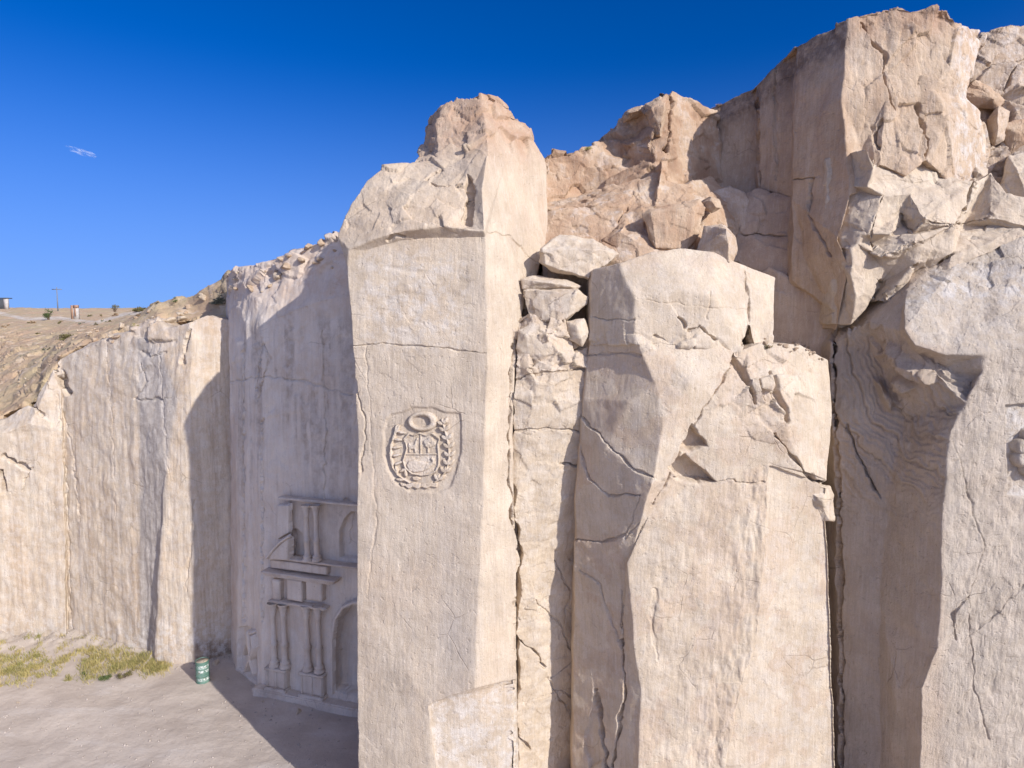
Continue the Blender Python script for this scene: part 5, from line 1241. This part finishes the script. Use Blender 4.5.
boxmesh("wall", [(p[0] - 14 * s, p[0] + 0.2 * s, p[1], p[1] + .8, z, z + 11 * s)], M_DARKW, hu)
boxmesh("pillar", [(p[0] + .2 * s, p[0] + 4 * s, p[1] - .1, p[1] + .3, z, z + 11.5 * s)], M_WHITE, hu)
bmr = [(p[0] - 14.5 * s, p[0] + 4.4 * s, p[1] - .2, p[1] + 1.0, z + 11.5 * s, z + 12.3 * s)]
boxmesh("roof", bmr, M_DARKW, hu)
p = hit(58, 311, 118); s = p[1] / FPX
pole = empty("utility_pole", tuple(p), "thin grey utility pole on the skyline left of the brick stack", "pole")
bm = bmesh.new(); bmesh.ops.create_cone(bm, cap_ends=True, segments=10, radius1=.10, radius2=.06, depth=24 * s)
for v in bm.verts: v.co += Vector((p[0], p[1], p[2] + 11.5 * s))
bmesh.ops.triangulate(bm, faces=bm.faces); bm.verts.index_update()
V = np.array([v.co[:] for v in bm.verts]); F = np.array([[v.index for v in f.verts] for f in bm.faces]); bm.free()
M_POLE = plain_mat("grey_pole", (0.20, 0.21, 0.23), 0.2, 4, 0.8)
to_mesh("post", V, F, M_POLE, parent=pole)
boxmesh("crossarm", [(p[0] - .8, p[0] + .8, p[1] - .06, p[1] + .06, p[2] + 21 * s, p[2] + 21 * s + .12)], M_POLE, pole)

# ------------------------------------------------------------------ loose stones
RS = np.random.default_rng(5)
def stone_mesh(seed):
    rng = np.random.default_rng(seed)
    bm = bmesh.new()
    for v in rng.normal(size=(12, 3)): bm.verts.new(Vector(v / np.linalg.norm(v) * np.array([1, .75, .55]) * rng.uniform(.7, 1)))
    bmesh.ops.convex_hull(bm, input=bm.verts); bmesh.ops.triangulate(bm, faces=bm.faces)
    bmesh.ops.delete(bm, geom=[v for v in bm.verts if not v.link_faces], context='VERTS')
    bmesh.ops.recalc_face_normals(bm, faces=bm.faces); bm.verts.index_update()
    V = np.array([v.co[:] for v in bm.verts]); F = np.array([[v.index for v in f.verts] for f in bm.faces]); bm.free()
    V, F, B = refine(V, F, np.zeros(len(V)), lambda V_, B_, a, b: np.full(len(a), .25))
    V = laplace(V, F, np.ones(len(V)), 1)
    V += vnormals(V, F) * (0.12 * fbm(V / .8 + seed, 3, seed))[:, None]
    return V, F
SM = [stone_mesh(k) for k in range(6)]
proto = []
for k in range(6):
    for mt in (M_PALE, M_WARM):
        me_o = to_mesh("loose_stone", SM[k][0], SM[k][1], mt)
        me = me_o.data; bpy.data.objects.remove(me_o); proto.append(me)
def stone_at(p, size, k, label, group):
    o = bpy.data.objects.new("loose_stone", proto[k]); COL.objects.link(o)
    o.location = Vector(p) + Vector((0, 0, size * .2)); o.scale = (size, size, size)
    o.rotation_euler = (RS.uniform(-.3, .3), RS.uniform(-.3, .3), RS.uniform(0, 6.3))
    tag(o, label, "stone", group)
for (px, py, sz, lab) in [(298, 713, .22, "pale oblong stone lying on the shaded floor before the portal's plinth"), (263, 703, .13, "small stone at the left end of the portal plinth"),
                          (216, 664, .24, "flat stone in the shade behind the green drum"), (186, 652, .12, "small stone at the wall foot left of the green drum"), (18, 703, .1, "tiny pale stone on the sunlit floor near the left border"),
                          (186, 700, .07, "tiny brown stone on the sunlit floor below the green drum")]:
    stone_at(on_z(px, py), sz, int(RS.integers(0, 6)) * 2, lab, "stones on the quarry floor")
for k in range(70):
    z_ = k % 3
    if z_ == 0: px, py = RS.uniform(232, 342), 0; py = np.interp(px, [228, 262, 300, 345], [273, 262, 248, 234]) + RS.uniform(3, 34); lab, g = "loose rubble stone on the crumbling top of the portal wall", "rubble on the portal wall's top"
    elif z_ == 1: px = RS.uniform(85, 226); py = np.interp(px, [85, 130, 165, 205, 228], [340, 318, 302, 290, 280]) + RS.uniform(1, 24); lab, g = "loose rubble stone on the slope above the far left quarry wall", "rubble above the left wall"
    else: px = RS.uniform(10, 110); py = np.interp(px, [0, 40, 100], [395, 365, 335]) + RS.uniform(-22, 12); lab, g = "loose rubble stone on the dry slope at the left border", "rubble on the left slope"
    stone_at(hit(px, py, 30), RS.uniform(.08, .38) * (.55 if z_ == 2 else 1), int(RS.integers(0, 6)) * 2 + (RS.uniform() < .6), lab, g)
for k in range(26):
    px = RS.uniform(764, 824); py = np.interp(px, [764, 800, 826], [342, 346, 358]) + RS.uniform(-3, 6)
    stone_at(hit(px, py, 18), RS.uniform(.04, .13), int(RS.integers(0, 6)) * 2 + 1, "small crumbled stone on the debris covered top of the split block's right part", "crumbs on the split block")

# gravel and chips too many to count
M_CHIP = plain_mat("stone_chips", (0.50, 0.43, 0.37), 0.35, 1.5, 0.95)
def gravel():
    rng = np.random.default_rng(9); n = 2600
    px = rng.uniform(-20, 357, n); py = rng.uniform(640, 775, n)
    P = np.array([on_z(a, b) for a, b in zip(px, py)])
    k = n // 2                                   # half of it gathers along the wall foot
    P[:k, 0] = rng.uniform(-24, -12.4, k); P[:k, 1] = foot_y(P[:k, 0]) - np.abs(rng.normal(size=k)) * .45 - .05
    P = P[(P[:, 1] < foot_y(P[:, 0]) - .02) & ((P[:, 0] < -12.2) | (P[:, 1] < 26.2 - (P[:, 0] + 11.8) * .42))]
    q = P.copy(); q[:, 2] = 0
    P[:, 2] = 0.10 * fbm(q / 4.0, 3, 5) + 0.018 * fbm(q / 0.7, 4, 8)
    d = foot_y(P[:, 0]) - P[:, 1]
    P[:, 2] += (P[:, 0] < -15.8) * np.clip(1 - d / 1.9, 0, 1) ** 1.5 * (0.38 + 0.35 * fbm(q / 0.8, 4, 28))
    sz = 0.012 + 0.05 * rng.uniform(size=len(P)) ** 4 + 0.004
    T = np.array([[1, 0, 0], [0, 1, 0], [-1, 0, 0], [0, -1, 0], [0, 0, .8], [0, 0, -.5]], float)
    a = rng.uniform(0, 6.3, len(P)); J = T[None] * rng.uniform(.6, 1.3, (len(P), 6, 1))
    X = J[:, :, 0] * np.cos(a)[:, None] - J[:, :, 1] * np.sin(a)[:, None]; Yy = J[:, :, 0] * np.sin(a)[:, None] + J[:, :, 1] * np.cos(a)[:, None]
    V = (np.stack([X, Yy, J[:, :, 2]], 2) * sz[:, None, None] + P[:, None]).reshape(-1, 3)
    f = np.array([[0, 1, 4], [1, 2, 4], [2, 3, 4], [3, 0, 4], [1, 0, 5], [2, 1, 5], [3, 2, 5], [0, 3, 5]])
    F = (np.arange(len(P))[:, None, None] * 6 + f[None]).reshape(-1, 3)
    tag(to_mesh("gravel", V, F, M_CHIP), "stone chips scattered over the quarry floor and along the wall foot", "gravel", kind='stuff')
gravel()
# unseen wall extending the far left one, added to bounce light onto the portal
mass("bounce_wall", None, None, """
a -1 1 1; b -1 1 1""" if False else """
a0 -900 395 14; a1 -420 395 22; a2 -240 405 29; a3 -80 425 31; b0 -900 g 14; b1 -420 g 22; b2 -240 g 29; b3 -80 g 31""",
"a0 a1 b1 b0; a1 a2 b2 b1; a2 a3 b3 b2", M_LEFT, L=0.35, T=4, T1=1.0, backdir=(-0.8, 0.6, 0), kind='structure', warp=(0.4, 2.0), facet=((1.5, 1.5, 1.2), .3), streak=.05)

# ------------------------------------------------------------------ a wisp of cloud
m = bpy.data.materials.new("thin_cloud"); m.use_nodes = True
nt = m.node_tree; nt.nodes.clear()
out = nt.nodes.new("ShaderNodeOutputMaterial"); tr = nt.nodes.new("ShaderNodeBsdfTransparent"); df = nt.nodes.new("ShaderNodeBsdfDiffuse")
df.inputs['Color'].default_value = (0.9, 0.9, 0.9, 1)
tl = nt.nodes.new("ShaderNodeBsdfTranslucent"); tl.inputs['Color'].default_value = (0.9, 0.9, 0.9, 1)
ad = nt.nodes.new("ShaderNodeMixShader"); ad.inputs[0].default_value = .5
mx = nt.nodes.new("ShaderNodeMixShader")
co = nt.nodes.new("ShaderNodeTexCoord").outputs['Object']
lw = nt.nodes.new("ShaderNodeLayerWeight"); lw.inputs[0].default_value = .5
fac = mathn(nt, 'MULTIPLY', maprange(nt, noise(nt, co, 0.05, 6, 0.65), 0.42, 0.68), maprange(nt, lw.outputs['Facing'], 0.85, 0.15))
nt.links.new(mathn(nt, 'MULTIPLY', fac, 0.45), mx.inputs[0])
nt.links.new(df.outputs[0], ad.inputs[1]); nt.links.new(tl.outputs[0], ad.inputs[2])
nt.links.new(tr.outputs[0], mx.inputs[1]); nt.links.new(ad.outputs[0], mx.inputs[2]); nt.links.new(mx.outputs[0], out.inputs[0])
c0 = at(82, 152, 1500)
bm = bmesh.new(); bmesh.ops.create_icosphere(bm, subdivisions=4, radius=1)
V = np.array([v.co[:] for v in bm.verts]); F = np.array([[v.index for v in f.verts] for f in bm.faces]); bm.free()
V *= (1 + 0.5 * fbm(V * 1.6, 3, 3))[:, None]
V = V * np.array([32, 14, 6.5]); V[:, 2] -= V[:, 0] * 0.28
cl = bpy.data.objects.new("cloud", None)
cl = to_mesh("cloud", V, F, m, smooth=True); cl.location = tuple(c0)
tag(cl, "small thin white wisp of cloud in the blue sky at the upper left", "cloud")
